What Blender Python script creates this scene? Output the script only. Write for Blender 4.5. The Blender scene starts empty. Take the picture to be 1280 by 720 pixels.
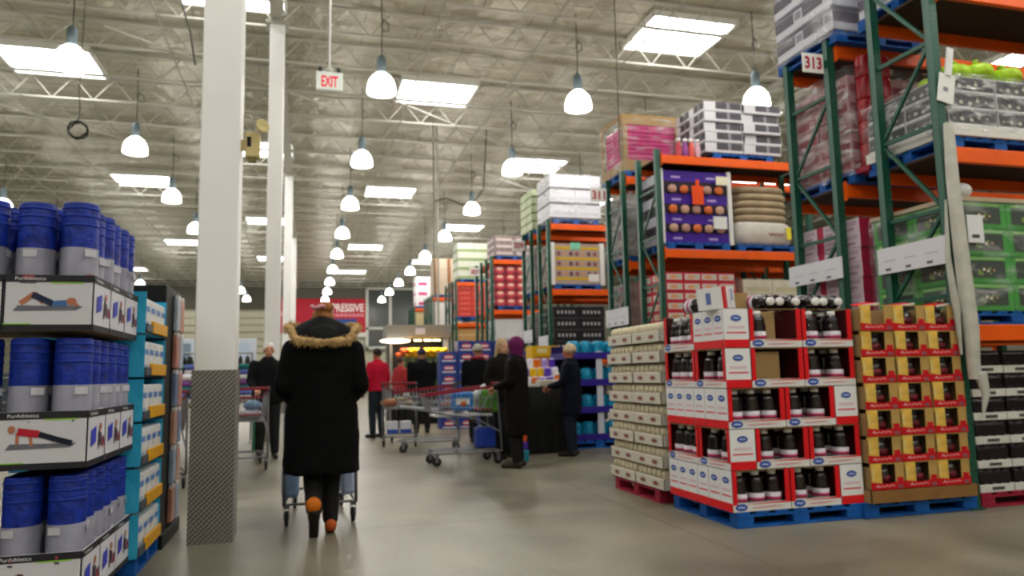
import bpy, bmesh, math, random
from mathutils import Vector, Matrix, Quaternion
from math import sin, cos, pi, radians
random.seed(7)
C = bpy.context.scene.collection
sc = bpy.context.scene

# ------------------------------------------------------------------ camera, world, exposure
F_PX, CAM_H = 925.0, 1.17
yaw, pitch, roll = radians(15.7), radians(6.6), radians(1.15)
fw = Vector((sin(yaw)*cos(pitch), cos(yaw)*cos(pitch), sin(pitch)))
rt = Vector((cos(yaw), -sin(yaw), 0)); up = rt.cross(fw)
r2 = rt*cos(roll) - up*sin(roll); u2 = up*cos(roll) + rt*sin(roll)
cam = bpy.data.cameras.new('camera'); camo = bpy.data.objects.new('camera', cam); C.objects.link(camo)
m = Matrix((r2, u2, -fw)).transposed().to_4x4(); m.translation = (0, 0, CAM_H)
camo.matrix_world = m
cam.sensor_width = 36; cam.lens = 36*F_PX/1280; cam.clip_end = 300
cam.dof.use_dof = True; cam.dof.focus_distance = 1.6; cam.dof.aperture_fstop = 4.6
sc.camera = camo
sc.view_settings.view_transform = 'Standard'; sc.view_settings.look = 'None'
sc.view_settings.gamma = 1; sc.view_settings.use_curve_mapping = False
sc.view_settings.exposure = -0.06
w = bpy.data.worlds.new('world'); sc.world = w; w.use_nodes = True
w.node_tree.nodes['Background'].inputs[0].default_value = (.8, .85, 1, 1)
w.node_tree.nodes['Background'].inputs[1].default_value = .6
LAMP_W, LAMP_E, SKY_E = 160, 7.0, 9.0
CEIL = 9.0

# ------------------------------------------------------------------ materials
def lin(c):
    if isinstance(c, str):
        c = [int(c[i:i+2], 16)/255 for i in (1, 3, 5)]
    return tuple(((x/12.92) if x <= .04045 else ((x+.055)/1.055)**2.4) for x in c) + (1,)
_m = {}
def M(col, rough=.55, metal=0., noise=0., emit=0., bump=0., nscale=8., name=None, spec=.28, coat=0.):
    key = (col, rough, metal, noise, emit, bump, nscale, spec, coat)
    if key in _m: return _m[key]
    mt = bpy.data.materials.new(name or ('surface_'+str(col).strip('#'))); mt.use_nodes = True
    nt = mt.node_tree; b = nt.nodes['Principled BSDF']
    b.inputs['Base Color'].default_value = lin(col); b.inputs['Roughness'].default_value = rough
    b.inputs['Metallic'].default_value = metal; b.inputs['Specular IOR Level'].default_value = spec
    b.inputs['Coat Weight'].default_value = coat
    if emit:
        b.inputs['Emission Color'].default_value = lin(col); b.inputs['Emission Strength'].default_value = emit
    if noise or bump:
        tc = nt.nodes.new('ShaderNodeTexCoord'); n = nt.nodes.new('ShaderNodeTexNoise')
        n.inputs['Scale'].default_value = nscale; n.inputs['Detail'].default_value = 3
        nt.links.new(tc.outputs['Object'], n.inputs['Vector'])
        if noise:
            r = nt.nodes.new('ShaderNodeValToRGB'); c = lin(col)
            r.color_ramp.elements[0].position = .3; r.color_ramp.elements[1].position = .7
            r.color_ramp.elements[0].color = tuple(x*(1-noise) for x in c[:3])+(1,)
            r.color_ramp.elements[1].color = tuple(min(1, x*(1+noise)) for x in c[:3])+(1,)
            nt.links.new(n.outputs['Fac'], r.inputs[0]); nt.links.new(r.outputs[0], b.inputs['Base Color'])
        if bump:
            bp = nt.nodes.new('ShaderNodeBump'); bp.inputs['Strength'].default_value = bump
            bp.inputs['Distance'].default_value = .02
            nt.links.new(n.outputs['Fac'], bp.inputs['Height']); nt.links.new(bp.outputs[0], b.inputs['Normal'])
    _m[key] = mt
    return mt

def film_mat(name, dens=.13, scale=3.):
    mt = bpy.data.materials.new(name); mt.use_nodes = True; nt = mt.node_tree; nt.nodes.clear()
    out = nt.nodes.new('ShaderNodeOutputMaterial'); mix = nt.nodes.new('ShaderNodeMixShader')
    tr = nt.nodes.new('ShaderNodeBsdfTransparent'); gl = nt.nodes.new('ShaderNodeBsdfPrincipled')
    gl.inputs['Base Color'].default_value = (.85, .86, .88, 1); gl.inputs['Roughness'].default_value = .12
    tc = nt.nodes.new('ShaderNodeTexCoord'); mp = nt.nodes.new('ShaderNodeMapping')
    mp.inputs['Scale'].default_value = (1, 1, 3); mp.inputs['Rotation'].default_value = (.35, .35, 0)
    n = nt.nodes.new('ShaderNodeTexNoise')
    n.inputs['Scale'].default_value = scale; n.inputs['Detail'].default_value = 2; n.inputs['Roughness'].default_value = .5
    r = nt.nodes.new('ShaderNodeMapRange'); r.inputs[1].default_value = .5; r.inputs[2].default_value = .72
    r.inputs[3].default_value = dens*.35; r.inputs[4].default_value = dens*3
    bp = nt.nodes.new('ShaderNodeBump'); bp.inputs['Strength'].default_value = .9; bp.inputs['Distance'].default_value = .05
    nt.links.new(tc.outputs['Object'], mp.inputs[0]); nt.links.new(mp.outputs[0], n.inputs['Vector'])
    nt.links.new(n.outputs['Fac'], r.inputs[0]); nt.links.new(n.outputs['Fac'], bp.inputs['Height'])
    nt.links.new(bp.outputs[0], gl.inputs['Normal']); nt.links.new(r.outputs[0], mix.inputs[0])
    nt.links.new(tr.outputs[0], mix.inputs[1]); nt.links.new(gl.outputs[0], mix.inputs[2])
    nt.links.new(mix.outputs[0], out.inputs[0])
    return mt
FILM = film_mat('stretch_film'); FILM_D = film_mat('dense_stretch_film', .2, 5.)

def floor_mat():
    mt = bpy.data.materials.new('sealed_concrete'); mt.use_nodes = True; nt = mt.node_tree; b = nt.nodes['Principled BSDF']
    tc = nt.nodes.new('ShaderNodeTexCoord')
    n1 = nt.nodes.new('ShaderNodeTexNoise'); n1.inputs['Scale'].default_value = .9; n1.inputs['Detail'].default_value = 6
    n1.inputs['Distortion'].default_value = .6
    n2 = nt.nodes.new('ShaderNodeTexNoise'); n2.inputs['Scale'].default_value = 35; n2.inputs['Detail'].default_value = 4
    for n in (n1, n2): nt.links.new(tc.outputs['Object'], n.inputs['Vector'])
    r = nt.nodes.new('ShaderNodeValToRGB')
    r.color_ramp.elements[0].position = .3; r.color_ramp.elements[0].color = lin('#635e50')
    r.color_ramp.elements[1].position = .72; r.color_ramp.elements[1].color = lin('#928c79')
    mx = nt.nodes.new('ShaderNodeMixRGB'); mx.blend_type = 'OVERLAY'; mx.inputs[0].default_value = .25
    nt.links.new(n1.outputs['Fac'], r.inputs[0]); nt.links.new(r.outputs[0], mx.inputs[1]); nt.links.new(n2.outputs['Fac'], mx.inputs[2])
    # saw-cut joints every 4.6 m
    sx = nt.nodes.new('ShaderNodeSeparateXYZ'); nt.links.new(tc.outputs['Object'], sx.inputs[0])
    last = mx.outputs[0]
    for ax, off in ((0, 1.9), (1, 3.2)):
        a = nt.nodes.new('ShaderNodeMath'); a.operation = 'ADD'; a.inputs[1].default_value = 92+off
        mo = nt.nodes.new('ShaderNodeMath'); mo.operation = 'MODULO'; mo.inputs[1].default_value = 4.6
        lt = nt.nodes.new('ShaderNodeMath'); lt.operation = 'LESS_THAN'; lt.inputs[1].default_value = .014
        nt.links.new(sx.outputs[ax], a.inputs[0]); nt.links.new(a.outputs[0], mo.inputs[0]); nt.links.new(mo.outputs[0], lt.inputs[0])
        m2 = nt.nodes.new('ShaderNodeMixRGB'); m2.inputs[2].default_value = lin('#55503f')
        nt.links.new(lt.outputs[0], m2.inputs[0]); nt.links.new(last, m2.inputs[1]); last = m2.outputs[0]
    nt.links.new(last, b.inputs['Base Color'])
    mr = nt.nodes.new('ShaderNodeMapRange'); mr.inputs[3].default_value = .28; mr.inputs[4].default_value = .48
    nt.links.new(n1.outputs['Fac'], mr.inputs[0]); nt.links.new(mr.outputs[0], b.inputs['Roughness'])
    return mt

def ceiling_mat():
    # foil-faced roof insulation with seams, softly shiny
    mt = bpy.data.materials.new('foil_insulation'); mt.use_nodes = True; nt = mt.node_tree; b = nt.nodes['Principled BSDF']
    tc = nt.nodes.new('ShaderNodeTexCoord')
    n = nt.nodes.new('ShaderNodeTexNoise'); n.inputs['Scale'].default_value = 1.1; n.inputs['Detail'].default_value = 5
    n2 = nt.nodes.new('ShaderNodeTexNoise'); n2.inputs['Scale'].default_value = 2.6; n2.inputs['Detail'].default_value = 3
    br = nt.nodes.new('ShaderNodeTexBrick'); br.inputs['Scale'].default_value = 1
    br.inputs['Brick Width'].default_value = 2.4; br.inputs['Row Height'].default_value = .59; br.inputs['Mortar Size'].default_value = .016
    br.inputs['Color1'].default_value = lin('#bcb8a2'); br.inputs['Color2'].default_value = lin('#aeaa94'); br.inputs['Mortar'].default_value = lin('#8d8975')
    for x in (n, n2, br): nt.links.new(tc.outputs['Object'], x.inputs['Vector'])
    r = nt.nodes.new('ShaderNodeValToRGB'); r.color_ramp.elements[0].position = .3; r.color_ramp.elements[1].position = .7
    r.color_ramp.elements[0].color = (.74, .74, .72, 1); r.color_ramp.elements[1].color = (1, 1, .98, 1)
    mx = nt.nodes.new('ShaderNodeMixRGB'); mx.blend_type = 'MULTIPLY'; mx.inputs[0].default_value = .8
    nt.links.new(n.outputs['Fac'], r.inputs[0]); nt.links.new(br.outputs[0], mx.inputs[1]); nt.links.new(r.outputs[0], mx.inputs[2])
    nt.links.new(mx.outputs[0], b.inputs['Base Color'])
    b.inputs['Roughness'].default_value = .36; b.inputs['Metallic'].default_value = .2
    bp = nt.nodes.new('ShaderNodeBump'); bp.inputs['Strength'].default_value = .8; bp.inputs['Distance'].default_value = .12
    nt.links.new(n2.outputs['Fac'], bp.inputs['Height']); nt.links.new(bp.outputs[0], b.inputs['Normal'])
    return mt

def slotted_mat(col):
    # painted steel upright with its rows of teardrop slots
    mt = bpy.data.materials.new('slotted_green_steel'); mt.use_nodes = True; nt = mt.node_tree; b = nt.nodes['Principled BSDF']
    tc = nt.nodes.new('ShaderNodeTexCoord'); sx = nt.nodes.new('ShaderNodeSeparateXYZ'); nt.links.new(tc.outputs['Object'], sx.inputs[0])
    mo = nt.nodes.new('ShaderNodeMath'); mo.operation = 'PINGPONG'; mo.inputs[1].default_value = .026
    lt = nt.nodes.new('ShaderNodeMath'); lt.operation = 'LESS_THAN'; lt.inputs[1].default_value = .008
    nt.links.new(sx.outputs[2], mo.inputs[0]); nt.links.new(mo.outputs[0], lt.inputs[0])
    pp = nt.nodes.new('ShaderNodeMath'); pp.operation = 'PINGPONG'; pp.inputs[1].default_value = .020
    l2 = nt.nodes.new('ShaderNodeMath'); l2.operation = 'GREATER_THAN'; l2.inputs[1].default_value = .014
    nt.links.new(sx.outputs[0], pp.inputs[0]); nt.links.new(pp.outputs[0], l2.inputs[0])
    mu = nt.nodes.new('ShaderNodeMath'); mu.operation = 'MULTIPLY'; nt.links.new(lt.outputs[0], mu.inputs[0]); nt.links.new(l2.outputs[0], mu.inputs[1])
    mx = nt.nodes.new('ShaderNodeMixRGB'); mx.inputs[1].default_value = lin(col); mx.inputs[2].default_value = lin('#0d1f18')
    nt.links.new(mu.outputs[0], mx.inputs[0]); nt.links.new(mx.outputs[0], b.inputs['Base Color'])
    b.inputs['Roughness'].default_value = .4
    return mt

def tread_mat():
    mt = bpy.data.materials.new('diamond_tread_plate'); mt.use_nodes = True; nt = mt.node_tree; b = nt.nodes['Principled BSDF']
    tc = nt.nodes.new('ShaderNodeTexCoord'); sx = nt.nodes.new('ShaderNodeSeparateXYZ'); nt.links.new(tc.outputs['Object'], sx.inputs[0])
    su = nt.nodes.new('ShaderNodeMath'); su.operation = 'ADD'; nt.links.new(sx.outputs[0], su.inputs[0]); nt.links.new(sx.outputs[1], su.inputs[1])
    outs = []
    for sg in (1, -1):
        ml = nt.nodes.new('ShaderNodeMath'); ml.operation = 'MULTIPLY_ADD'; ml.inputs[1].default_value = sg
        nt.links.new(sx.outputs[2], ml.inputs[0]); nt.links.new(su.outputs[0], ml.inputs[2])
        pg = nt.nodes.new('ShaderNodeMath'); pg.operation = 'PINGPONG'; pg.inputs[1].default_value = .018
        nt.links.new(ml.outputs[0], pg.inputs[0])
        l = nt.nodes.new('ShaderNodeMath'); l.operation = 'LESS_THAN'; l.inputs[1].default_value = .0038 if sg < 0 else .0012
        nt.links.new(pg.outputs[0], l.inputs[0]); outs.append(l)
    mxm = nt.nodes.new('ShaderNodeMath'); mxm.operation = 'MAXIMUM'
    nt.links.new(outs[0].outputs[0], mxm.inputs[0]); nt.links.new(outs[1].outputs[0], mxm.inputs[1])
    n = nt.nodes.new('ShaderNodeTexNoise'); n.inputs['Scale'].default_value = 3; nt.links.new(tc.outputs['Object'], n.inputs['Vector'])
    r = nt.nodes.new('ShaderNodeValToRGB'); r.color_ramp.elements[0].color = lin('#4c4a46'); r.color_ramp.elements[1].color = lin('#77746e')
    nt.links.new(n.outputs['Fac'], r.inputs[0])
    mx = nt.nodes.new('ShaderNodeMixRGB'); mx.inputs[2].default_value = lin('#b5b2ac')
    nt.links.new(mxm.outputs[0], mx.inputs[0]); nt.links.new(r.outputs[0], mx.inputs[1]); nt.links.new(mx.outputs[0], b.inputs['Base Color'])
    b.inputs['Metallic'].default_value = .45; b.inputs['Roughness'].default_value = .42
    bp = nt.nodes.new('ShaderNodeBump'); bp.inputs['Distance'].default_value = .004
    nt.links.new(mxm.outputs[0], bp.inputs['Height']); nt.links.new(bp.outputs[0], b.inputs['Normal'])
    return mt

GREEN = slotted_mat('#125240'); GREEN_P = M('#114e3c', .4)
ORANGE = M('#f4600c', .4, noise=.08, nscale=3); BLUE_P = M('#0c56a6', .6, noise=.25, bump=.3, nscale=9)
RED_P = M('#941a34', .6, noise=.2, nscale=9); WHITE = M('#e9e9e6', .6); CARD = M('#a5824e', .8, noise=.1, nscale=20)
BLACK = M('#08080a', .6); STEEL = M('#9a9ca0', .35, .8); JW = M('#eeeef0', .5); JR = M('#e01720', .45)
JB = M('#1f3f9a', .5); PINKR = M('#d8506a', .5); GREY = M('#8d8d8f', .6); SKIN = M('#c98f74', .55, name='skin')
DARKRED = M('#6d0f20', .5)

# ------------------------------------------------------------------ mesh builder
_txt = {}
def text_geo(s, bold=.012):
    k = (s, bold)
    if k in _txt: return _txt[k]
    cu = bpy.data.curves.new('t', 'FONT'); cu.body = s; cu.size = 1; cu.offset = bold; cu.resolution_u = 3
    o = bpy.data.objects.new('t', cu); C.objects.link(o)
    bpy.context.view_layer.update()
    me = o.evaluated_get(bpy.context.evaluated_depsgraph_get()).to_mesh()
    vs = [(v.co.x, v.co.y) for v in me.vertices]; fs = [tuple(p.vertices) for p in me.polygons]
    o.evaluated_get(bpy.context.evaluated_depsgraph_get()).to_mesh_clear()
    bpy.data.objects.remove(o); bpy.data.curves.remove(cu)
    x0 = min(v[0] for v in vs); x1 = max(v[0] for v in vs); y0 = min(v[1] for v in vs); y1 = max(v[1] for v in vs)
    _txt[k] = ([((v[0]-x0)/(x1-x0), (v[1]-y0)/(y1-y0)) for v in vs], fs, (x1-x0)/(y1-y0))
    return _txt[k]

def frame(o, face):
    o = Vector(o)
    if face == 'F': return (o, Vector((1, 0, 0)), Vector((0, 0, 1)))      # faces -Y
    if face == 'L': return (o, Vector((0, -1, 0)), Vector((0, 0, 1)))     # faces -X
    if face == 'R': return (o, Vector((0, 1, 0)), Vector((0, 0, 1)))      # faces +X
    if face == 'T': return (o, Vector((1, 0, 0)), Vector((0, 1, 0)))

CH = {}
def adopt(c, p): c.parent = p; CH.setdefault(p.name, []).append(c)
class MB:
    def __init__(s): s.v = []; s.f = []; s.mi = []; s.sm = []; s.mats = []
    def mid(s, m):
        if m not in s.mats: s.mats.append(m)
        return s.mats.index(m)
    def add(s, vs, fs, m, smooth=False):
        b = len(s.v); s.v += [tuple(x) for x in vs]; k = s.mid(m)
        for f in fs: s.f.append(tuple(i+b for i in f)); s.mi.append(k); s.sm.append(smooth)
    def box(s, x0, x1, y0, y1, z0, z1, m, bev=0):
        if bev:
            bm = bmesh.new(); bmesh.ops.create_cube(bm, size=1)
            for v in bm.verts: v.co = Vector(((x0+x1)/2+v.co.x*(x1-x0), (y0+y1)/2+v.co.y*(y1-y0), (z0+z1)/2+v.co.z*(z1-z0)))
            bmesh.ops.bevel(bm, geom=bm.edges[:], offset=bev, segments=2, affect='EDGES', profile=.5)
            bm.verts.index_update()
            s.add([v.co for v in bm.verts], [[v.index for v in f.verts] for f in bm.faces], m); bm.free(); return s
        vs = [(x, y, z) for z in (z0, z1) for y in (y0, y1) for x in (x0, x1)]
        s.add(vs, [(0, 2, 3, 1), (4, 5, 7, 6), (0, 1, 5, 4), (2, 6, 7, 3), (0, 4, 6, 2), (1, 3, 7, 5)], m); return s
    def bar(s, a, b, w, h, m, upv=(0, 0, 1)):
        a = Vector(a); b = Vector(b); d = (b-a).normalized(); u = Vector(upv)
        if abs(d.dot(u)) > .99: u = Vector((0, 1, 0))
        x = d.cross(u).normalized(); y = x.cross(d)
        vs = [p + x*i*w/2 + y*j*h/2 for p in (a, b) for i, j in ((-1, -1), (1, -1), (1, 1), (-1, 1))]
        s.add(vs, [(3, 2, 1, 0), (4, 5, 6, 7), (0, 1, 5, 4), (1, 2, 6, 5), (2, 3, 7, 6), (3, 0, 4, 7)], m); return s
    def tube(s, pts, r, m, n=8, caps=True):
        pts = [Vector(p) for p in pts]; rings = []
        rr = r if isinstance(r, (list, tuple)) else [r]*len(pts)
        pu = None
        for i, p in enumerate(pts):
            d = (pts[min(i+1, len(pts)-1)] - pts[max(i-1, 0)]).normalized()
            if pu is None:
                pu = Vector((0, 0, 1)) if abs(d.z) < .9 else Vector((1, 0, 0))
            x = d.cross(pu); x = x.normalized() if x.length > 1e-6 else d.orthogonal().normalized()
            y = x.cross(d).normalized(); pu = y
            rings.append([p + (x*cos(2*pi*k/n) + y*sin(2*pi*k/n))*rr[i] for k in range(n)])
        vs = [v for r_ in rings for v in r_]; fs = []
        for i in range(len(pts)-1):
            for k in range(n): fs.append((i*n+k, i*n+(k+1) % n, (i+1)*n+(k+1) % n, (i+1)*n+k))
        s.add(vs, fs, m, True)
        if caps:
            s.add(rings[0], [tuple(range(n))[::-1]], m); s.add(rings[-1], [tuple(range(n))], m)
        return s
    def lathe(s, prof, m, n=16, c=(0, 0, 0), axis=None, sx=1, sy=1):
        # prof: (r, z) list
        vs = []; fs = []
        q = Quaternion() if axis is None else Vector((0, 0, 1)).rotation_difference(Vector(axis))
        for r, z in prof:
            for k in range(n):
                vs.append(Vector(c) + q @ Vector((r*cos(2*pi*k/n)*sx, r*sin(2*pi*k/n)*sy, z)))
        for i in range(len(prof)-1):
            for k in range(n): fs.append((i*n+k, i*n+(k+1) % n, (i+1)*n+(k+1) % n, (i+1)*n+k))
        if prof[0][0] > 1e-6: fs.append(tuple(range(n))[::-1])
        if prof[-1][0] > 1e-6: fs.append(tuple((len(prof)-1)*n+k for k in range(n)))
        s.add(vs, fs, m, True); return s
    def ell(s, c, r, m, n=14, k=9, rot=None, power=1.0):
        vs = []; fs = []
        for i in range(k+1):
            t = pi*i/k
            for j in range(n):
                a = 2*pi*j/n
                sg = lambda x: math.copysign(abs(x)**power, x)
                p = Vector((sg(sin(t))*sg(cos(a))*r[0], sg(sin(t))*sg(sin(a))*r[1], sg(-cos(t))*r[2]))
                if rot: p = rot @ p
                vs.append(p+Vector(c))
        for i in range(k):
            for j in range(n): fs.append((i*n+j, i*n+(j+1) % n, (i+1)*n+(j+1) % n, (i+1)*n+j))
        s.add(vs, fs, m, True); return s
    def poly(s, fr, pts, m, lift=.002):
        o, u, v = fr; n = u.cross(v); k = len(pts)
        top = [o+u*p[0]+v*p[1]+n*lift for p in pts]
        s.add(top, [tuple(range(k))], m); return s
    def rect(s, fr, u0, u1, v0, v1, m, lift=.002):
        return s.poly(fr, [(u0, v0), (u1, v0), (u1, v1), (u0, v1)], m, lift)
    def oval(s, fr, cu, cv, ru, rv, m, lift=.003, n=16):
        return s.poly(fr, [(cu+ru*cos(2*pi*i/n), cv+rv*sin(2*pi*i/n)) for i in range(n)], m, lift)
    def stroke(s, fr, pts, wd, m, lift=.003):
        for (a, b), (c, d) in zip(pts, pts[1:]):
            L = math.hypot(c-a, d-b) or 1; nx, ny = -(d-b)/L*wd/2, (c-a)/L*wd/2
            s.poly(fr, [(a-nx, b-ny), (c-nx, d-ny), (c+nx, d+ny), (a+nx, b+ny)], m, lift)
        return s
    def text(s, fr, t, u, v, h, m, lift=.004, width=None, bold=.012):
        vs, fs, asp = text_geo(t, bold); wd = width or h*asp
        o, uu, vv = fr; n = uu.cross(vv)
        s.add([o+uu*(u+x*wd)+vv*(v+y*h)+n*lift for x, y in vs], fs, m); return s
    def xf(s, mat):
        s.v = [tuple(mat @ Vector(p)) for p in s.v]; return s
    def mesh(s, name):
        me = bpy.data.meshes.new(name); me.from_pydata(s.v, [], s.f)
        for m_ in s.mats: me.materials.append(m_)
        me.polygons.foreach_set('material_index', s.mi); me.polygons.foreach_set('use_smooth', s.sm); me.update()
        return me
    def build(s, name, parent=None, loc=None, rz=0):
        o = bpy.data.objects.new(name, s.mesh(name)); C.objects.link(o)
        if parent: adopt(o, parent)
        if loc: o.location = loc
        if rz: o.rotation_euler.z = rz
        return o

def tag(o, label, cat, group=None, kind=None):
    o['label'] = label; o['category'] = cat
    if group: o['group'] = group
    if kind: o['kind'] = kind
    return o
def thing(name, loc=(0, 0, 0), rz=0):
    o = bpy.data.objects.new(name, None); C.objects.link(o); o.location = loc; o.rotation_euler = (0, 0, rz)
    o.empty_display_size = .1; return o
def struct(o): o['kind'] = 'structure'; return o
def kids(o): return list(CH.get(o.name, ()))
def dup(o, loc=None, rz=None, parent=None, deep=True):
    c = o.copy(); C.objects.link(c)
    for k in ('label', 'category', 'group'):
        if k in c and parent is None: del c[k]
    if parent is not None: adopt(c, parent)
    if loc is not None: c.location = loc
    if rz is not None: c.rotation_euler.z = rz
    if deep:
        for ch in kids(o): dup(ch, parent=c)
    return c
class Proto:
    """first use moves the source itself, later uses copy it with its parts"""
    def __init__(s, o): s.o = o; s.used = False
    def put(s, loc, rz=0):
        if not s.used:
            s.used = True; s.o.location = loc; s.o.rotation_euler.z = rz; return s.o
        return dup(s.o, loc, rz)
TIER = ['bottom tier', 'second tier up', 'third tier up', 'fourth tier up', 'fifth tier up', 'sixth tier up', 'seventh tier up', 'eighth tier up']
def tier(k, n): return 'top tier' if k == n-1 else TIER[k]

# ------------------------------------------------------------------ room shell
X0, X1, Y0, Y1 = -26., 40., -12., 62.
struct(MB().box(X0, X1, Y0, Y1, -.2, 0, floor_mat()).build('floor'))
struct(MB().box(X0, X1, Y0, Y1, CEIL, CEIL+.2, ceiling_mat()).build('ceiling'))
WALLM = M('#b9b6a2', .8, noise=.06, nscale=.4)
def wall(name, x0, x1, y0, y1):
    b = MB().box(x0, x1, y0, y1, 0, CEIL, WALLM); return struct(b.build(name))
wall('wall_left', X0-.3, X0, Y0, Y1); wall('wall_right', X1, X1+.3, Y0, Y1); wall('wall_front', X0, X1, Y0-.3, Y0)
wb = MB().box(X0, X1, Y1, Y1+.3, 0, CEIL, WALLM)
struct(wb.build('wall_back'))
# dark upper band, pale lower panelling on the far wall
struct(MB().box(-22, -1.6, Y1-.12, Y1, 6.6, CEIL, M('#57554b', .8)).build('trim_1'))
struct(MB().box(-1.6, 20, Y1-.12, Y1, 6.0, CEIL, M('#5f5d55', .8)).build('trim_2'))
t3 = MB()
for i in range(7): t3.box(-22, 20, Y1-.16, Y1, 3.2+i*.55, 3.24+i*.55, M('#9b998a', .8))
struct(t3.build('trim_3'))
# office window wall high on the far wall
ww = MB().box(4.9, 9.0, Y1-.3, Y1-.2, 3.6, 8.3, M('#3f4441', .3))
for x in (4.9, 6.8, 9.0): ww.box(x-.12, x+.12, Y1-.42, Y1-.2, 3.4, 8.4, M('#c9c9c2', .6))
for z in (3.5, 5.1, 8.4): ww.box(4.8, 9.1, Y1-.42, Y1-.2, z-.1, z+.1, M('#c9c9c2', .6))
struct(ww.build('window_1'))

# roof joists (open web), girder, bridging, sprinkler pipes
JM = M('#b3b0a2', .45, .1); GM = M('#aaa79b', .5, .2)
jb = MB(); zt, zb = CEIL-.05, CEIL-.62
jb.box(X0, X1, -.04, .04, zt-.02, zt+.02, JM); jb.box(X0, X1, -.035, .035, zb-.02, zb+.02, JM)
x = X0; k = 0
while x < 34:
    jb.bar((x, 0, zb), (x+.47, 0, zt), .02, .02, JM); jb.bar((x+.47, 0, zt), (x+.94, 0, zb), .02, .02, JM); x += .94
jo = struct(jb.build('ceiling_joist', loc=(0, -9.2, 0)))
y = -9.2+1.75
while y < Y1-1:
    c = jo.copy(); c.location.y = y; C.objects.link(c); y += 1.75
for gx in (-12.5, -.62, 12.4, 24):
    g = MB(); g.box(gx-.11, gx+.11, Y0, Y1, CEIL-.75, CEIL-.69, GM); g.box(gx-.11, gx+.11, Y0, Y1, CEIL-.1, CEIL-.02, GM)
    yy = Y0
    while yy < Y1-1.2:
        g.bar((gx, yy, CEIL-.7), (gx, yy+.6, CEIL-.08), .05, .05, GM); g.bar((gx, yy+.6, CEIL-.08), (gx, yy+1.2, CEIL-.7), .05, .05, GM); yy += 1.2
    struct(g.build('ceiling_girder'))
PIPE = M('#8c887b', .5, .2); DK = M('#3a3833', .6)
for i, px in enumerate((-9.3, -6.9, -2.9, 2.55, 4.85, 7.1, 10.8, 13.5)):
    pb = MB().tube([(px, Y0, CEIL-.66), (px, Y1, CEIL-.66)], .014 if i % 2 else .02, PIPE, 6)
    struct(pb.build('ceiling_pipe'))
# cross bridging between joists
for (xa, ya, xb, yb) in ((1.9, 18.6, 6.6, 22.4), (7.5, 19.5, 12.8, 15.2), (-4, 16, 1, 20), (4.6, 24, 9.4, 28), (-9, 20, -5, 24)):
    struct(MB().tube([(xa, ya, CEIL-.64), (xb, yb, CEIL-.64)], .018, M('#c4c1b6', .4, .3), 6).build('ceiling_brace'))

# skylights
SKYM = M('#fbfcff', .5, emit=SKY_E, name='skylight_panel')
n = 1
for sx, sy in ((-1.5, 14.9), (8.3, 14.8), (-6.0, 19.5), (3.4, 19.5), (12.9, 19.5), (-1.5, 25.8), (8.25, 25.8), (-11, 25.8), (-6.1, 30.9), (3.4, 30.9), (-1.8, 37.8), (8.0, 37.8),
               (-11.4, 37.9), (-6.6, 44.7), (3.45, 44.7), (-11.7, 56), (3.3, 55.6), (-2, 50), (8, 50), (-6, 3.5), (3.4, 3.5), (-1.5, -3), (8.2, 4), (14, 8), (-6, -9), (3.4, -8), (13, 31), (18, 14), (18, 26)):
    n += 1
    s_ = MB().box(sx-1.0, sx+1.0, sy-.85, sy+.85, CEIL-.03, CEIL-.005, SKYM)
    fr = M('#d9d8d0', .5)
    for a in (-1, 1):
        s_.box(sx+a*1.03-.03, sx+a*1.03+.03, sy-.9, sy+.9, CEIL-.12, CEIL, fr); s_.box(sx-1.06, sx+1.06, sy+a*.88-.03, sy+a*.88+.03, CEIL-.12, CEIL, fr)
    struct(s_.build('window_%d' % n))

# columns
TREAD = tread_mat(); COLM = M('#f1f0ee', .5, noise=.03, nscale=2)
for (cx, cy, s, lab) in ((-.64, 6.02, .285, 0), (-.60, 14.9, .28, 0), (-.60, 26.5, .28, 0), (-.60, 38.5, .28, 0)):
    cr = thing('column', (cx, cy, 0)); struct(cr)
    MB().box(-s/2, s/2, -s/2, s/2, 0, CEIL-.78, COLM, .012).build('shaft', cr)
    MB().box(-s/2-.012, s/2+.012, -s/2-.012, s/2+.012, 0, 1.24, TREAD).build('tread_plate_guard', cr)
    MB().box(-s/2-.08, s/2+.08, -s/2-.08, s/2+.08, CEIL-.82, CEIL-.76, GM).build('cap_plate', cr)

# ------------------------------------------------------------------ high bay lamps
BELL = M('#fffdf4', .35, emit=LAMP_E, name='glowing_acrylic')
lr = thing('high_bay_lamp')
MB().lathe([(.06, .2), (.092, .23), (.095, .5), (.07, .56), (.03, .6)], M('#6d7c82', .5, .3), 12).build('ballast_housing', lr)
MB().lathe([(.285, -.2), (.29, -.17), (.28, -.06), (.25, .05), (.19, .14), (.12, .2), (.06, .225), (.05, .215), (.11, .19), (.18, .13), (.24, .04), (.27, -.06), (.275, -.19)], BELL, 24).build('reflector_bell', lr)
MB().tube([(0, 0, .5), (.01, 0, 1.0), (0, 0, 1.97)], .012, DK, 6).build('hook_cord', lr)
MB().tube([(.02, 0, 1.36), (.14, .05, 1.3), (.16, .1, 1.18), (.06, .1, 1.14), (0, .04, 1.22), (.04, 0, 1.32)], .012, DK, 6).build('cable_loop', lr)
L = bpy.data.lights.new('lamp_light', 'POINT'); L.energy = LAMP_W; L.shadow_soft_size = .2; L.color = (1, .96, .88)
lo = bpy.data.objects.new('lamp_light', L); C.objects.link(lo); adopt(lo, lr); lo.location = (0, 0, -.27)
lp = Proto(lr)
LX = [(-9.6, 'far left'), (-4.12, 'left'), (1.42, 'middle'), (5.62, 'right'), (9.35, 'far right'), (14.4, 'extreme right')]
ordn = ['nearest', 'second nearest', 'third nearest', 'fourth nearest', 'fifth nearest', 'sixth nearest', 'seventh nearest', 'eighth nearest', 'ninth nearest']
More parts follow.
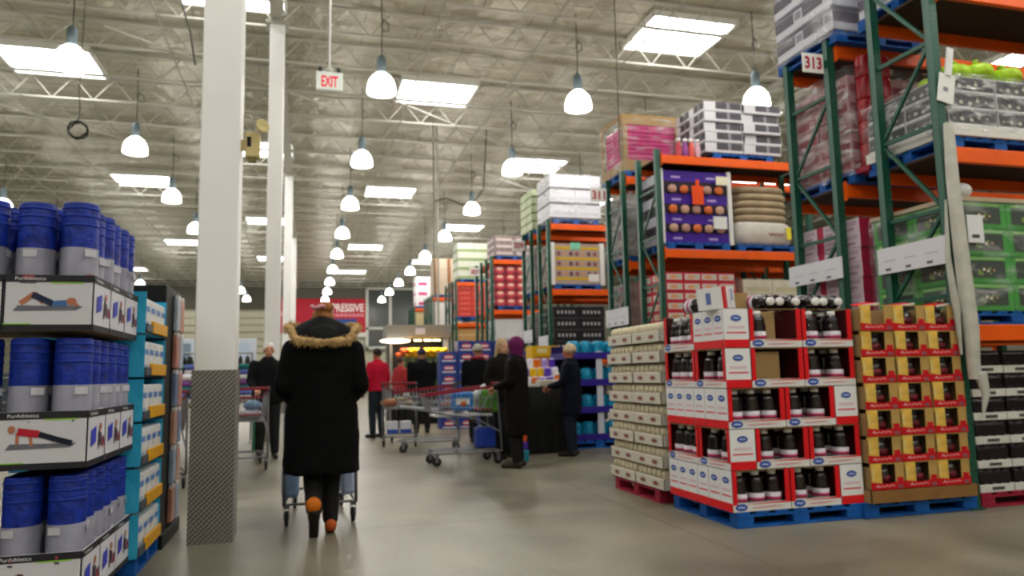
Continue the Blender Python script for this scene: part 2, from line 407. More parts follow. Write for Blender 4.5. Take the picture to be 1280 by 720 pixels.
for xi, (lx, xn) in enumerate(LX):
    for k in range(-4, 9):
        ly = 14.42+5.3*k
        if xi == 4: ly -= 1.0
        if xi == 0: ly += 2.4
        if k < 0:
            pass
        o = lp.put((lx, ly, 7.0))
        if k >= 0: tag(o, 'glowing white bell lamp hanging from the ceiling, %s in the %s row' % (ordn[k], xn), 'ceiling lamp', 'high bay lamps in long rows')
        else: tag(o, 'glowing white bell lamp overhead %s the viewer in the %s row' % (('just above', 'just behind', 'further behind', 'well behind')[-k-1], xn), 'ceiling lamp', 'high bay lamps in long rows')

# ------------------------------------------------------------------ pallets
def make_pallet(mat, w=1.1, d=.98, hgt=.12, name='pallet'):
    r = thing(name); dk = MB()
    n = 7
    for i in range(n):
        x = -w/2 + i*(w-.11)/(n-1); dk.box(x, x+.11, -d/2, d/2, hgt-.022, hgt, mat, .003)
    for y in (-d/2, -.05, d/2-.1): dk.box(-w/2, w/2, y, y+.1, hgt-.04, hgt-.022, mat)
    dk.build('deck', r)
    b = MB().box(-.07, .07, -.05, .05, .02, hgt-.04, mat, .004); first = None
    for x in (-w/2+.07, 0, w/2-.07):
        for y in (-d/2+.05, 0, d/2-.05):
            if first is None: first = b.build('block', r, (x, y, 0))
            else: dup(first, (x, y, 0), parent=r)
    bt = MB()
    for y in (-d/2, -.05, d/2-.1): bt.box(-w/2, w/2, y, y+.1, 0, .02, mat, .003)
    for x in (-w/2, w/2-.1): bt.box(x, x+.1, -d/2+.1, d/2-.1, 0, .02, mat)
    bt.build('bottom_boards', r)
    return r
PB = Proto(make_pallet(BLUE_P)); PR = Proto(make_pallet(RED_P))
def pallet(kind, x, y, z, label, rz=0, group=None):
    o = (PB if kind == 'b' else PR).put((x, y, z), rz); return tag(o, label, 'pallet', group)

# ------------------------------------------------------------------ pallet racking
def carton_mesh(w, d, h, mat, faces=(), bev=.004):
    """faces: (side, fn) with fn(mb, frame, width, height) printing on that side"""
    b = MB().box(-w/2, w/2, -d/2, d/2, 0, h, mat, bev)
    for sd, fn in faces:
        if sd == 'F': fn(b, frame((-w/2, -d/2, 0), 'F'), w, h)
        if sd == 'L': fn(b, frame((-w/2, d/2, 0), 'L'), d, h)
        if sd == 'R': fn(b, frame((w/2, -d/2, 0), 'R'), d, h)
    return b
UP = MB(); UP.box(-.04, .04, -.035, -.03, 0, 1, GREEN); UP.box(-.04, -.035, -.035, .035, 0, 1, GREEN); UP.box(.035, .04, -.035, .035, 0, 1, GREEN)
def upright(r, x, y, h):
    b = MB(); b.box(-.042, .042, -.036, -.03, 0, h, GREEN); b.box(-.042, -.036, -.03, .036, 0, h, GREEN); b.box(.036, .042, -.03, .036, 0, h, GREEN)
    b.box(-.042, -.02, .03, .036, 0, h, GREEN); b.box(.02, .042, .03, .036, 0, h, GREEN)
    o = b.build('upright', r, (x, y, 0))
    MB().box(-.07, .07, -.06, .06, 0, .012, GREEN_P).build('foot_plate', o)
    return o
LEV = (1.50, 3.03, 4.52)
def rack(Yf, number, bays=1, dep=.74, gap=.56, hf=4.62, hb=4.62, lev=LEV, bx=2.72, lab=''):
    for row, (y0, h) in enumerate(((Yf, hf), (Yf+dep+gap, hb))):
        r = thing('pallet_rack', (5.27, y0, 0)); y0_ = .035; y1_ = dep-.035
        tag(r, 'green and orange pallet rack, %s row %s' % ('front' if row == 0 else 'back', lab), 'pallet rack', 'steel pallet racks')
        for k in range(bays+1):
            x = k*bx
            upright(r, x, y0_, h); upright(r, x, y1_, h)
            z = .25; j = 0; bb = None
            while z < h-.1:
                bb = MB().bar((x, y0_+.03, z), (x, y1_-.03, z), .03, .035, GREEN_P); bb.build('brace', r)
                if z+.75 < h:
                    a, b_ = (y0_+.03, y1_-.03) if j % 2 else (y1_-.03, y0_+.03)
                    MB().bar((x, a, z+.02), (x, b_, z+.73), .028, .03, GREEN_P).build('brace', r)
                z += .75; j += 1
        for k in range(bays):
            for z in lev:
                if z > h: continue
                for y in (-.012, dep+.012-.0):
                    b = MB().box(k*bx+.05, (k+1)*bx-.05, y-.025, y+.025, z-.135, z, ORANGE, .006)
                    b.box(k*bx+.045, k*bx+.055, y-.03, y+.03, z-.17, z+.03, ORANGE); b.box((k+1)*bx-.055, (k+1)*bx-.045, y-.03, y+.03, z-.17, z+.03, ORANGE)
                    o = b.build('beam', r)
                MB().box(k*bx+.05, (k+1)*bx-.05, .014, dep-.014, z-.03, z-.004, M('#3a2a22', .8)).build('shade_panel', r)  # dark panel added to block light and darken the underside of each level
    return r
rack(4.94, '313', 1, lab='at the right edge beside the 313 sign', hf=6.2, hb=4.58)
rack(10.2, '311', 2, lab='behind the purple display bin, by the 311 sign')
rack(15.6, '309', 1, lab='under the white cartons, by the 309 sign')
rack(20.9, '307', 1, lab='holding pink-red tins beyond the 309 sign')
rack(26.3, '305', 1, lab='holding a tall red load, fifth rack away')
rack(31.6, '303', 1, lab='second from the far end of the aisle')
rack(36.9, '301', 1, lab='farthest down the aisle')

# aisle number signs, flag mounted on the racks
SIGNW = M('#ecebe6', .5); RN = M('#b01038', .5)
def aisle_sign(t, x, y, z, w=.26, h=.21, lab=''):
    b = MB().box(-w/2, w/2, -.006, .006, 0, h, SIGNW, .003)
    fr = frame((-w/2, -.006, 0), 'F'); b.text(fr, t, w*.1, h*.18, h*.64, RN, width=w*.8, bold=.03)
    r = thing('aisle_number_sign', (x, y, z)); b.build('board', r)
    MB().box(w/2, w/2+.05, -.01, .01, h*.3, h*.7, GREEN_P).build('bracket', r)
    tag(r, 'white aisle sign with red number %s, %s' % (t, lab), 'sign')
aisle_sign('313', 5.07, 6.27, 4.22, .255, .21, 'on the near rack right of centre')
aisle_sign('311', 5.05, 12.1, 4.2, .31, .25, 'left of the magenta bin rack')
aisle_sign('309', 5.05, 17.3, 4.18, .32, .25, 'behind the olive cartons')
aisle_sign('307', 5.05, 22.2, 4.2, .32, .25, 'farthest readable sign down the aisle')

# cardboard price strips across the rack ends
def strip(y0, y1, z0, z1, lab, x=5.2, tilt=0, marks=3):
    b = MB().box(-.006, .006, 0, y1-y0, 0, z1-z0, M('#d8d9e2', .6), .002)
    fr = frame((-.006, y1-y0, 0), 'L'); L = y1-y0; hh = z1-z0
    for i in range(marks):
        b.rect(fr, L*(.12+i*.3), L*(.2+i*.3), hh*.1, hh*.2, M('#55565e', .6)); b.rect(fr, L*(.1+i*.3), L*(.28+i*.3), hh*.45, hh*.5, M('#b8bac6', .6))
    o = b.build('price_strip', loc=(x, y0, z0)); o.rotation_euler.x = tilt
    tag(o, lab, 'sign')
strip(4.93, 5.72, 2.02, 2.26, 'long white card strip across the near rack end, nearest the green cartons')
strip(6.2, 7.05, 2.06, 2.28, 'long white card strip across the rack end behind the juice stack')
strip(11.35, 12.3, 1.95, 2.25, 'white card strip on the rack with the purple display bin')
strip(16.8, 17.5, 1.9, 2.2, 'white card strip left of the charcoal and black cartons')
strip(15.62, 16.3, 1.72, 2.0, 'lower white card strip beside the black cartons')

# ------------------------------------------------------------------ loads on the racks
def stack(nx, ny, nz, w, d, h, x, y, z, proto, labelf, cat, group, shell=True, jit=.006, gapz=0.0):
    """cartons laid side by side; those that cannot be seen inside the load are left out"""
    for k in range(nz):
        for j in range(ny):
            for i in range(nx):
                if shell and i > 0 and j > 0: continue
                o = proto.put((x+(i+.5)*w+random.uniform(-jit, jit), y+(j+.5)*d+random.uniform(-jit, jit), z+k*(h+gapz)))
                pos = ('front left' if (i == 0 and j == 0) else (('front right' if i == nx-1 else ('front centre' if nx < 4 else ('front second', 'front third', 'front fourth')[i-1])) if j == 0 else ('rear left' if j == ny-1 else 'middle left')))
                tag(o, '%s, %s, %s' % (labelf, tier(k, nz), pos), cat, group)
def wrap(x0, x1, y0, y1, z0, z1, lab, mat=None, cover=True):
    b = MB(); n = 5
    def sheet(p, q, s_):
        vs = []; fs = []
        for i in range(n+1):
            for j in range(n+1):
                t = i/n; u = j/n
                a = Vector(p)*(1-t)+Vector(q)*t; vs.append((a.x+random.uniform(-.006, .006), a.y+random.uniform(-.006, .006), z0+(z1-z0)*u))
        for i in range(n):
            for j in range(n): fs.append((i*(n+1)+j, (i+1)*(n+1)+j, (i+1)*(n+1)+j+1, i*(n+1)+j+1))
        b.add(vs, fs, mat or FILM, True)
    sheet((x0, y1, 0), (x0, y0, 0), 0); sheet((x0, y0, 0), (x1, y0, 0), 0); sheet((x1, y0, 0), (x1, y1, 0), 0)
    return tag(b.build('stretch_wrap'), lab, 'plastic wrap')
def pr(mat, u0, u1, v0, v1):
    return lambda b, fr, W, H: b.rect(fr, W*u0, W*u1, H*v0, H*v1, mat)
def prints(*ps):
    def f(b, fr, W, H):
        for i, p in enumerate(ps):
            b.rect(fr, W*p[1], W*p[2], H*p[3], H*p[4], p[0], .002+i*.0008)
    return f
def blobs(n, mats, u0, u1, v0, v1, r, lift=.004, seed=1):
    rnd = random.Random(seed)
    pts = [(rnd.uniform(u0, u1), rnd.uniform(v0, v1), rnd.uniform(.6, 1.2), rnd.choice(mats)) for _ in range(n)]
    def f(b, fr, W, H):
        for i, (u, v, s, m_) in enumerate(pts): b.oval(fr, W*u, H*v, r*s*H, r*s*H*.8, m_, lift+i*.0004, 9)
    return f
def both(*fs):
    def f(b, fr, W, H):
        for g in fs: g(b, fr, W, H)
    return f

# --- near rack (313), front row, ground: dark drink cases on a red pallet
def drink_case():
    r = thing('drink_case'); w, d, h = .36, .48, .192
    tb = MB().box(-w/2+.004, w/2-.004, -d/2+.004, d/2-.004, 0, .062, M('#dad8d2', .6), .003)
    fr = frame((-w/2, -d/2+.004, 0), 'F'); tb.rect(fr, .12, .25, .018, .042, M('#4c4a4a', .5), .003); tb.rect(frame((-w/2+.004, d/2, 0), 'L'), .2, .34, .018, .042, M('#4c4a4a', .5), .003)
    tb.build('tray', r)
    bt = MB()
    for i in range(4):
        for j in range(5): bt.lathe([(.036, 0), (.041, .01), (.041, .12), (.03, .128)], M('#1b1013', .22), 10, (-w/2+.048+i*.088, -d/2+.05+j*.094, .06))
    bt.box(-w/2+.01, w/2-.01, -d/2+.01, d/2-.01, .07, .175, M('#20141a', .25), .02)
    bt.build('shrink_wrapped_bottles', r)
    return Proto(r)
pallet('r', 5.9, 5.45, 0, 'dark red pallet on the floor under the dark drink cases at the right edge')
stack(3, 2, 6, .365, .485, .195, 5.35, 4.96, .12, drink_case(), 'dark drink case in a white tray at the right edge', 'case', 'dark drink cases at the right edge', jit=.003)
# level 1: green cartons
def green_face(b, fr, W, H):
    b.rect(fr, W*.0, W*1, 0, H*.05, M('#2f7d2c', .5)); b.rect(fr, W*.1, W*.88, H*.2, H*.82, M('#39443c', .45), .003)
    b.rect(fr, W*.1, W*.88, H*.86, H*.95, M('#8fc06f', .5), .003)
    blobs(9, [M('#d9a46a', .5), M('#e8dcc0', .5), M('#a8603a', .5), M('#7d9a4e', .5)], .2, .8, .34, .55, .085, .005, 3)(b, fr, W, H)
gp = Proto(carton_mesh(.535, .475, .235, M('#3f9a3a', .5, noise=.1, nscale=5), (('F', green_face), ('L', green_face))).build('food_carton'))
pallet('b', 5.92, 5.45, 1.5, 'blue pallet under the green food cartons on the near rack')
stack(2, 2, 4, .54, .48, .237, 5.36, 4.96, 1.62, gp, 'green food carton with a photo panel on the near rack', 'carton', 'green food cartons', jit=.003)
wt = MB().box(5.34, 6.46, 4.95, 5.95, 2.57, 2.61, M('#b7a68c', .7), .004)
tag(wt.build('wooden_slip_board'), 'pale board lying on top of the green food cartons', 'board')
lb = MB(); random.seed(3)
lb.ell((0, 0, .07), (.09, .09, .07), M('#e7e7ea', .3, bump=.8, nscale=12), 12, 8)
tag(lb.build('plastic_bundle', loc=(5.52, 5.05, 2.61)), 'crumpled ball of white plastic on the board above the green cartons', 'plastic')
wrap(5.33, 6.47, 4.93, 5.96, 1.62, 2.58, 'clear stretch wrap around the green food cartons', FILM)
nb = MB().box(0, .17, -.004, .004, 0, .24, M('#e9eaee', .6)); nb.rect(frame((0, -.004, 0), 'F'), .04, .12, .04, .07, M('#4a4b52', .6))
tag(nb.build('paper_notice', loc=(5.42, 4.925, 2.2)), 'white paper notice taped on the wrapped green cartons', 'notice')
# level 2: tray packs in clear film, lime bags on top
def produce_face(b, fr, W, H):
    b.rect(fr, W*.02, W*.98, H*.1, H*.92, M('#47474a', .4)); b.rect(fr, 0, W, 0, H*.12, M('#d7d7d8', .5), .003)
    blobs(8, [M('#b9c0b0', .4), M('#8f9378', .4), M('#26262a', .4)], .1, .9, .3, .75, .13, .004, 5)(b, fr, W, H)
pp_ = Proto(carton_mesh(.53, .47, .148, M('#b4b5b8', .4, noise=.15), (('F', produce_face), ('L', produce_face))).build('produce_tray'))
pallet('b', 5.92, 5.45, 3.03, 'blue pallet under the grey plastic-wrapped trays high on the near rack')
ct = MB().box(5.35, 6.47, 4.94, 5.94, 3.15, 3.25, M('#dcdcd6', .6), .004)
tag(ct.build('cardboard_base_tray'), 'white cardboard base tray under the grey wrapped trays', 'tray')
stack(2, 2, 3, .54, .475, .15, 5.37, 4.96, 3.25, pp_, 'grey printed produce tray under clear film on the near rack', 'carton', 'grey printed produce trays', jit=.005)
wrap(5.34, 6.47, 4.94, 5.95, 3.2, 3.72, 'crinkled clear wrap around the grey produce trays', FILM_D)
LIME = M('#a8cf2a', .35, noise=.3, nscale=9, bump=.4)
lbp = None
for i, (x, y, s) in enumerate(((5.62, 5.1, 1.0), (5.9, 5.12, 1.2), (6.2, 5.12, 1.1), (5.75, 5.4, 1.2), (6.1, 5.45, 1.0))):
    if lbp is None:
        lb = MB().ell((0, 0, .075), (.15, .12, .08), LIME, 14, 8, power=.75); lb.box(-.03, .03, -.02, .02, .12, .2, LIME, .008)
        lbp = Proto(lb.build('lime_bag'))
    o = lbp.put((x, y, 3.7), i*.7); o.scale = (s, s, s)
    tag(o, 'lime green bag on top of the wrapped grey trays, %s' % ('front left', 'front middle', 'front right', 'behind on the left', 'behind on the right')[i], 'bag', 'lime green bags')
# level 3 front: pale wrapped cartons seen through the frame
def tray_dark(b, fr, W, H):
    b.rect(fr, 0, W*.7, H*.42, H*.97, M('#5d5866', .5)); b.rect(fr, W*.74, W*.96, H*.5, H*.9, M('#8d8a98', .5)); b.rect(fr, 0, W, 0, H*.05, M('#77748a', .5))
tp = Proto(carton_mesh(.53, .47, .22, M('#cfd0da', .5), (('F', tray_dark), ('L', tray_dark))).build('shipping_carton'))
pallet('b', 5.92, 5.45, 4.52, 'blue pallet on the topmost level of the near rack, front row')
stack(2, 2, 4, .54, .48, .222, 5.37, 4.96, 4.64, tp, 'lilac and grey carton on the near rack top, front row', 'carton', 'pale cartons on the near rack top')
pallet('b', 5.80, 6.6, 4.52, 'blue pallet on the topmost level of the near rack, back row')
stack(2, 2, 4, .54, .48, .26, 5.22, 6.1, 4.64, tp, 'pale lilac and grey carton above the 313 sign, back row', 'carton', 'pale cartons above the 313 sign')
wrap(5.18, 6.32, 6.06, 7.1, 4.56, 5.72, 'clear stretch wrap around the pale cartons above the 313 sign', FILM)
# back row level 2: maroon wrapped bales
def maroon_face(b, fr, W, H):
    b.rect(fr, W*.05, W*.95, H*.12, H*.55, M('#8a2f3c', .4)); b.rect(fr, W*.3, W*.8, H*.62, H*.85, M('#c8aeb0', .4), .003)
mp = Proto(carton_mesh(.53, .47, .2, M('#a77f82', .45, noise=.15), (('F', maroon_face), ('L', maroon_face))).build('maroon_carton'))
pallet('b', 5.9, 6.6, 3.03, 'blue pallet under the maroon cartons behind the 313 sign')
stack(2, 2, 5, .54, .48, .205, 5.35, 6.12, 3.15, mp, 'maroon and white carton in shiny wrap by the 313 sign', 'carton', 'maroon cartons by the 313 sign')
wrap(5.32, 6.45, 6.08, 7.1, 3.1, 4.25, 'shiny clear wrap around the maroon cartons by the 313 sign', FILM_D)
rb = MB().lathe([(.0, 0), (.085, .0), (.09, .02), (.09, .21), (.085, .23), (0, .23)], M('#8a1420', .22, noise=.3, bump=.5), 14)
rp = Proto(rb.build('red_shrink_roll'))
for k in range(5):
    for j in range(2):
        tag(rp.put((5.45+j*.2, 5.99, 3.15+k*.231)), 'glossy red wrapped roll between the near rack frames, %s, %s' % (tier(k, 5), ('left', 'right')[j]), 'roll', 'glossy red rolls')
rs = MB().box(5.34, 5.8, 5.9, 6.08, 3.1, 3.15, RED_P)
tag(rs.build('slip_sheet'), 'dark red board under the glossy red rolls', 'board')
# back row level 1: pink and white boxes
def pink_face(b, fr, W, H):
    b.rect(fr, 0, W*.28, 0, H, M('#b3254d', .5)); b.rect(fr, W*.35, W*.9, H*.55, H*.85, M('#b9a3b5', .5)); b.rect(fr, W*.35, W*.75, H*.18, H*.38, M('#a58aa0', .5))
kp = Proto(carton_mesh(.53, .31, .147, M('#d3c0cd', .5), (('F', pink_face), ('L', pink_face))).build('pink_box'))
pallet('b', 5.9, 6.6, 1.5, 'blue pallet under the pink and white boxes on the near rack')
stack(2, 3, 7, .54, .32, .15, 5.35, 6.1, 1.62, kp, 'pink and white box on the near rack, back row', 'box', 'pink and white boxes')

# --- 311 rack
def silver_face(b, fr, W, H):
    b.rect(fr, W*.3, W*.98, H*.3, H*.97, M('#4b4850', .5)); b.rect(fr, W*.6, W*.68, H*.3, H*.97, M('#8a8790', .5), .003); b.rect(fr, 0, W, 0, H*.06, M('#5a5862', .5), .003)
sp = Proto(carton_mesh(.69, .47, .17, M('#d0cfd4', .4), (('F', silver_face), ('L', silver_face))).build('silver_tray_carton'))
pallet('b', 6.85, 10.75, 4.52, 'blue pallet under the staggered silver cartons on the 311 rack top')
stack(2, 2, 5, .7, .48, .173, 6.17, 10.25, 4.64, sp, 'silver and grey carton stacked on the 311 rack top', 'carton', 'silver and grey cartons', jit=.03)
# pink load inside a cardboard sleeve
pallet('b', 5.85, 12.0, 4.52, 'blue pallet under the pink bales on the 311 rack')
cs = thing('cardboard_bulk_bin', (5.85, 12.0, 4.64))
KR = M('#a3855a', .8)
sb = MB(); a, d_, h_ = .56, .48, 1.02
for (x0, x1, y0, y1) in ((-a, -a+.1, -d_, -d_+.015), (a-.1, a, -d_, -d_+.015), (-a, -a+.015, -d_, -d_+.1), (-a, -a+.015, d_-.1, d_), (a-.015, a, -d_, -d_+.1)):
    sb.box(x0, x1, y0, y1, 0, h_, KR)
sb.box(-a, a, -d_-.002, -d_+.015, 0, .2, KR); sb.box(-a, a, -d_-.002, -d_+.015, h_-.18, h_, KR)
sb.box(-a-.002, -a+.015, -d_, d_, 0, .16, KR); sb.box(-a-.002, -a+.015, -d_, d_, h_-.08, h_, KR); sb.box(-a, a, -d_, d_, 0, .02, KR)
sb.build('cardboard_frame', cs)
tag(cs, 'tall cardboard bin full of magenta packs on the 311 rack top', 'bin')
mk = MB().box(-.5, .5, -.205, .205, 0, .072, M('#c22a78', .35, noise=.25, nscale=10), .02)
mkp = Proto(mk.build('magenta_pack'))
for k in range(11):
    for j in range(2):
        tag(mkp.put((5.85+random.uniform(-.01, .01), 11.76+j*.45, 4.66+k*.076)), 'magenta flat pack in the cardboard bin, layer %s, %s' % (('one','two','three','four','five','six','seven','eight','nine','ten','eleven')[k]+' from below', ('front', 'rear')[j]), 'pack', 'magenta packs')
wrap(5.26, 6.44, 11.49, 12.5, 4.6, 5.6, 'clear wrap around the cardboard bin of magenta packs', FILM)
for j, x in enumerate((5.72, 5.84, 5.95, 6.06)):
    b = MB().lathe([(.045, 0), (.05, .02), (.05, .2), (.03, .25), (.03, .3)], M(('#b8404f', '#8a3f8a', '#d0564a', '#c7a0b0')[j], .4), 12)
    b.lathe([(.034, .29), (.034, .34), (0, .34)], WHITE, 10)
    tag(b.build('detergent_bottle', loc=(x, 10.35, 4.52)), '%s bottle beside the silver cartons on the 311 rack top' % ('crimson', 'purple', 'orange-red', 'pale pink')[j], 'bottle', 'bottles on the 311 rack top')
# purple display bin with candy pouches, white corner posts
pd = thing('purple_display', (5.93, 10.72, 3.15)); PU = M('#46209a', .5)
b = MB().box(-.58, .58, -.46, .46, 0, 1.15, M('#2a1f2e', .6), .003)
fr = frame((-.58, -.46, 0), 'F')
for z in (.0, .3, .62, .98): b.rect(fr, 0, 1.16, z, z+(.16 if z < .9 else .17), PU, .004)
for z in (.0, .3, .62, .98):
    for u in (.16, .78): b.rect(fr, u, u+.16, z+.05, z+.085, M('#bfa8e8', .5), .006)
fl = frame((-.58, .46, 0), 'L')
for z in (.0, .3, .62, .98): b.rect(fl, 0, .92, z, z+.15, M('#b9b9c8', .5), .004)
b.build('bin_body', pd)
for x in (-.6, .6):
    MB().box(x-.035, x+.035, -.49, -.42, -.02, 1.17, WHITE, .004).build('corner_post', pd)
tag(pd, 'purple display bin with white corner posts on the 311 rack', 'display')
PCH = [M('#c9a08a', .45), M('#d9703a', .45), M('#b98f80', .45), M('#3c2c46', .45)]
pk = 0
for zi, z in enumerate((.16, .46, .78)):
    for i in range(5):
        if z == .78 and i == 2: pass
        b = MB().ell((0, 0, .068), (.075, .03, .068), PCH[(i*2+zi) % 3], 12, 7, power=.8)
        b.box(-.06, .06, -.012, .012, .11, .135, M('#2b1c3a', .5), .003)
        tag(b.build('candy_pouch', loc=(5.93-.42+i*.205, 10.225, 3.15+z)), 'small printed pouch in the purple display, %s, %s' % (('lower shelf', 'middle shelf', 'upper shelf')[zi], ('leftmost', 'second from left', 'centre', 'second from right', 'rightmost')[i]), 'pouch', 'pouches in the purple display')
OR = M('#f2500f', .5)
b = MB().box(-.1, .1, -.004, .004, 0, .3, OR); b.box(-.03, .03, -.004, .004, .3, .4, OR)
tag(b.build('orange_tag', loc=(5.93, 10.18, 3.75)), 'bright orange tag hung on the purple display', 'tag')
b = MB().box(-.12, .12, -.004, .004, 0, .2, WHITE); tag(b.build('paper_notice', loc=(6.3, 10.175, 3.37)), 'white paper notice low on the purple display', 'notice')
b = MB().box(-.1, .1, -.004, .004, 0, .14, M('#efe9cf', .6)); tag(b.build('paper_notice', loc=(6.36, 10.175, 4.08)), 'cream paper notice high on the purple display', 'notice')
pallet('b', 5.93, 10.7, 3.03, 'blue pallet under the purple display bin')
# sacks
SK = M('#b39f82', .7, noise=.12, bump=.3); SW = M('#cfcbc2', .5, noise=.08, bump=.3)
sk = MB().ell((0, 0, .065), (.52, .44, .075), SK, 20, 8, power=.55); skp = Proto(sk.build('tan_sack'))
pallet('b', 7.2, 10.75, 3.03, 'blue pallet under the sacks on the 311 rack')
b = MB().ell((0, 0, .2), (.55, .46, .22), SW, 20, 10, power=.4)
fr = frame((-.4, -.462, .05), 'F'); b.stroke(fr, [(.42+i*.022, .13+.03*sin(i*2.1)) for i in range(14)], .014, M('#9a2030', .5), .012)
b.rect(fr, .75, .84, .05, .25, M('#e6d93a', .5), .013)
tag(b.build('white_sack', loc=(7.2, 10.72, 3.15)), 'big white sack with red script under the tan sacks', 'sack')
for k in range(5):
    tag(skp.put((7.2+random.uniform(-.02, .02), 10.72, 3.545+k*.118)), 'flat tan sack piled on the white sack, %s' % tier(k, 5), 'sack', 'pile of tan sacks')
# level 1 of 311
def redw_face(b, fr, W, H):
    b.rect(fr, W*.06, W*.94, H*.2, H*.82, M('#d9c9c4', .5)); b.oval(fr, W*.45, H*.5, W*.24, H*.2, M('#e0a070', .5), .004); b.rect(fr, W*.62, W*.9, H*.4, H*.65, M('#b7c8b0', .5), .004)
rwp = Proto(carton_mesh(.30, .47, .148, M('#c72a3c', .5), (('F', redw_face), ('L', redw_face))).build('snack_carton'))
pallet('b', 5.93, 10.7, 1.5, 'blue pallet under the red and white snack cartons on the 311 rack')
stack(4, 2, 7, .302, .48, .152, 5.33, 10.22, 1.62, rwp, 'red and white snack carton on the 311 rack', 'carton', 'red and white snack cartons', jit=.004)
crp = Proto(carton_mesh(.53, .47, .24, M('#d5cfba', .6, noise=.08), (('F', prints((M('#c4bd9a', .6), .1, .9, .2, .5))),)).build('cream_carton'))
pallet('b', 7.25, 10.75, 1.5, 'blue pallet under the cream cartons on the 311 rack')
stack(2, 2, 4, .54, .48, .243, 6.7, 10.25, 1.62, crp, 'plain cream carton on the 311 rack beside the snack cartons', 'carton', 'plain cream cartons')
# back row of 311, levels 1 and 2: shrink-wrapped loads seen through the end frame
for (z, cl, nm, h3) in ((3.03, '#a9a9a6', 'pale grey wrapped carton', .27), (1.5, '#a59a94', 'mottled beige carton', .27)):
    q = Proto(carton_mesh(.53, .47, h3-.004, M(cl, .5, noise=.35, nscale=5), (('L', prints((M('#7a5560', .5), .1, .5, .2, .8), (M('#54606e', .5), .6, .9, .3, .7))),)).build('bulk_carton'))
    pallet('b', 5.9, 12.05, z, 'blue pallet in the back row of the 311 rack under the %ss' % nm)
    stack(2, 2, 4, .54, .48, h3, 5.35, 11.57, z+.12, q, nm+' behind the 311 rack end frame', 'carton', nm+'s of the 311 rack')
wrap(5.32, 6.45, 11.53, 12.55, 3.12, 4.28, 'shiny wrap around the pale grey cartons behind the 311 sign', FILM_D)
# --- 309 rack
def whitecase(b, fr, W, H):
    b.rect(fr, 0, W, 0, H*.14, M('#4d4a50', .5)); b.rect(fr, W*.06, W*.94, H*.3, H*.5, M('#d2d4e0', .5))
wcp = Proto(carton_mesh(.61, .47, .345, M('#e2e3ec', .4), (('F', whitecase), ('L', whitecase))).build('white_case'))
pallet('b', 5.95, 16.1, 4.52, 'blue pallet under the tall white cases on the 309 rack top')
stack(2, 2, 3, .62, .48, .35, 5.33, 15.62, 4.64, wcp, 'large white case on the 309 rack top', 'case', 'large white cases on the 309 rack')
wrap(5.3, 6.6, 15.59, 16.62, 4.55, 5.7, 'clear wrap around the large white cases', FILM)
gcp = Proto(carton_mesh(.53, .47, .2, M('#b9c3a0', .5, noise=.1), (('F', prints((M('#5f7a3c', .5), 0, 1, 0, .2))), ('L', prints((M('#5f7a3c', .5), 0, 1, 0, .2))))).build('olive_carton'))
pallet('b', 5.9, 17.45, 4.52, 'blue pallet in the back row of the 309 rack top')
stack(2, 2, 5, .54, .48, .205, 5.3, 16.95, 4.64, gcp, 'olive and white carton behind the large white cases', 'carton', 'olive and white cartons')
# yellow display
yd = thing('yellow_display', (5.95, 16.1, 3.15)); YB = M('#d9b21a', .5); b = MB().box(-.58, .58, -.46, .46, 0, .93, M('#b29f96', .6), .003)
fr = frame((-.58, -.46, 0), 'F')
for z in (.1, .33, .56, .8): b.rect(fr, .06, 1.1, z, z+.06, YB, .004)
for z in (.17, .4, .63):
    for i in range(7): b.oval(fr, .14+i*.145, z+.07, .05, .055, M(('#8a5a5a', '#c79a7a', '#6b4a52')[i % 3], .5), .005, 10)
b.rect(fr, .42, .66, .8, .96, M('#7fd0b0', .5), .007); b.rect(fr, .84, 1.1, .06, .24, WHITE, .008)
b.build('bin_body', yd)
for x in (-.6, .6): MB().box(x-.05, x+.05, -.5, -.42, -.02, .95, WHITE, .004).build('corner_post', yd)
tag(yd, 'yellow striped display bin with white corner posts on the 309 rack', 'display')
pallet('b', 5.95, 16.1, 3.03, 'blue pallet under the yellow striped display')
def blackc(b, fr, W, H):
    for i in range(5): b.rect(fr, W*(.14+i*.15), W*(.22+i*.15), H*.35, H*.62, M('#b9b9c0', .5))
    b.rect(fr, 0, W, H*.94, H, M('#55555c', .5))
bkp = Proto(carton_mesh(.6, .47, .255, M('#25252b', .5), (('F', blackc), ('L', blackc))).build('black_carton'))
pallet('b', 5.95, 16.1, 1.5, 'blue pallet under the black cartons on the 309 rack')
stack(2, 2, 4, .61, .48, .258, 5.35, 15.63, 1.62, bkp, 'black carton with silver lettering on the 309 rack', 'carton', 'black cartons')
pallet('b', 5.95, 16.1, 0, 'blue floor pallet under the dark cartons of the 309 rack')
stack(2, 2, 4, .61, .48, .3, 5.35, 15.63, .12, Proto(carton_mesh(.6, .47, .296, M('#3b3a44', .5), (('F', blackc),)).build('dark_carton')), 'charcoal carton at floor level of the 309 rack', 'carton', 'charcoal cartons')
gw = Proto(carton_mesh(.53, .47, .25, M('#b4b2b0', .5, noise=.3, nscale=4)).build('grey_wrapped_carton'))
for z in (1.62, 3.15):
    pallet('b', 5.9, 17.45, z-.12, 'blue pallet behind the black cartons rack, %s level' % ('lower' if z < 2 else 'middle'))
    stack(2, 2, 4, .54, .48, .253, 5.35, 16.95, z, gw, 'grey wrapped carton behind the black cartons, %s level' % ('lower' if z < 2 else 'middle'), 'carton', 'grey wrapped cartons of the 309 rack')
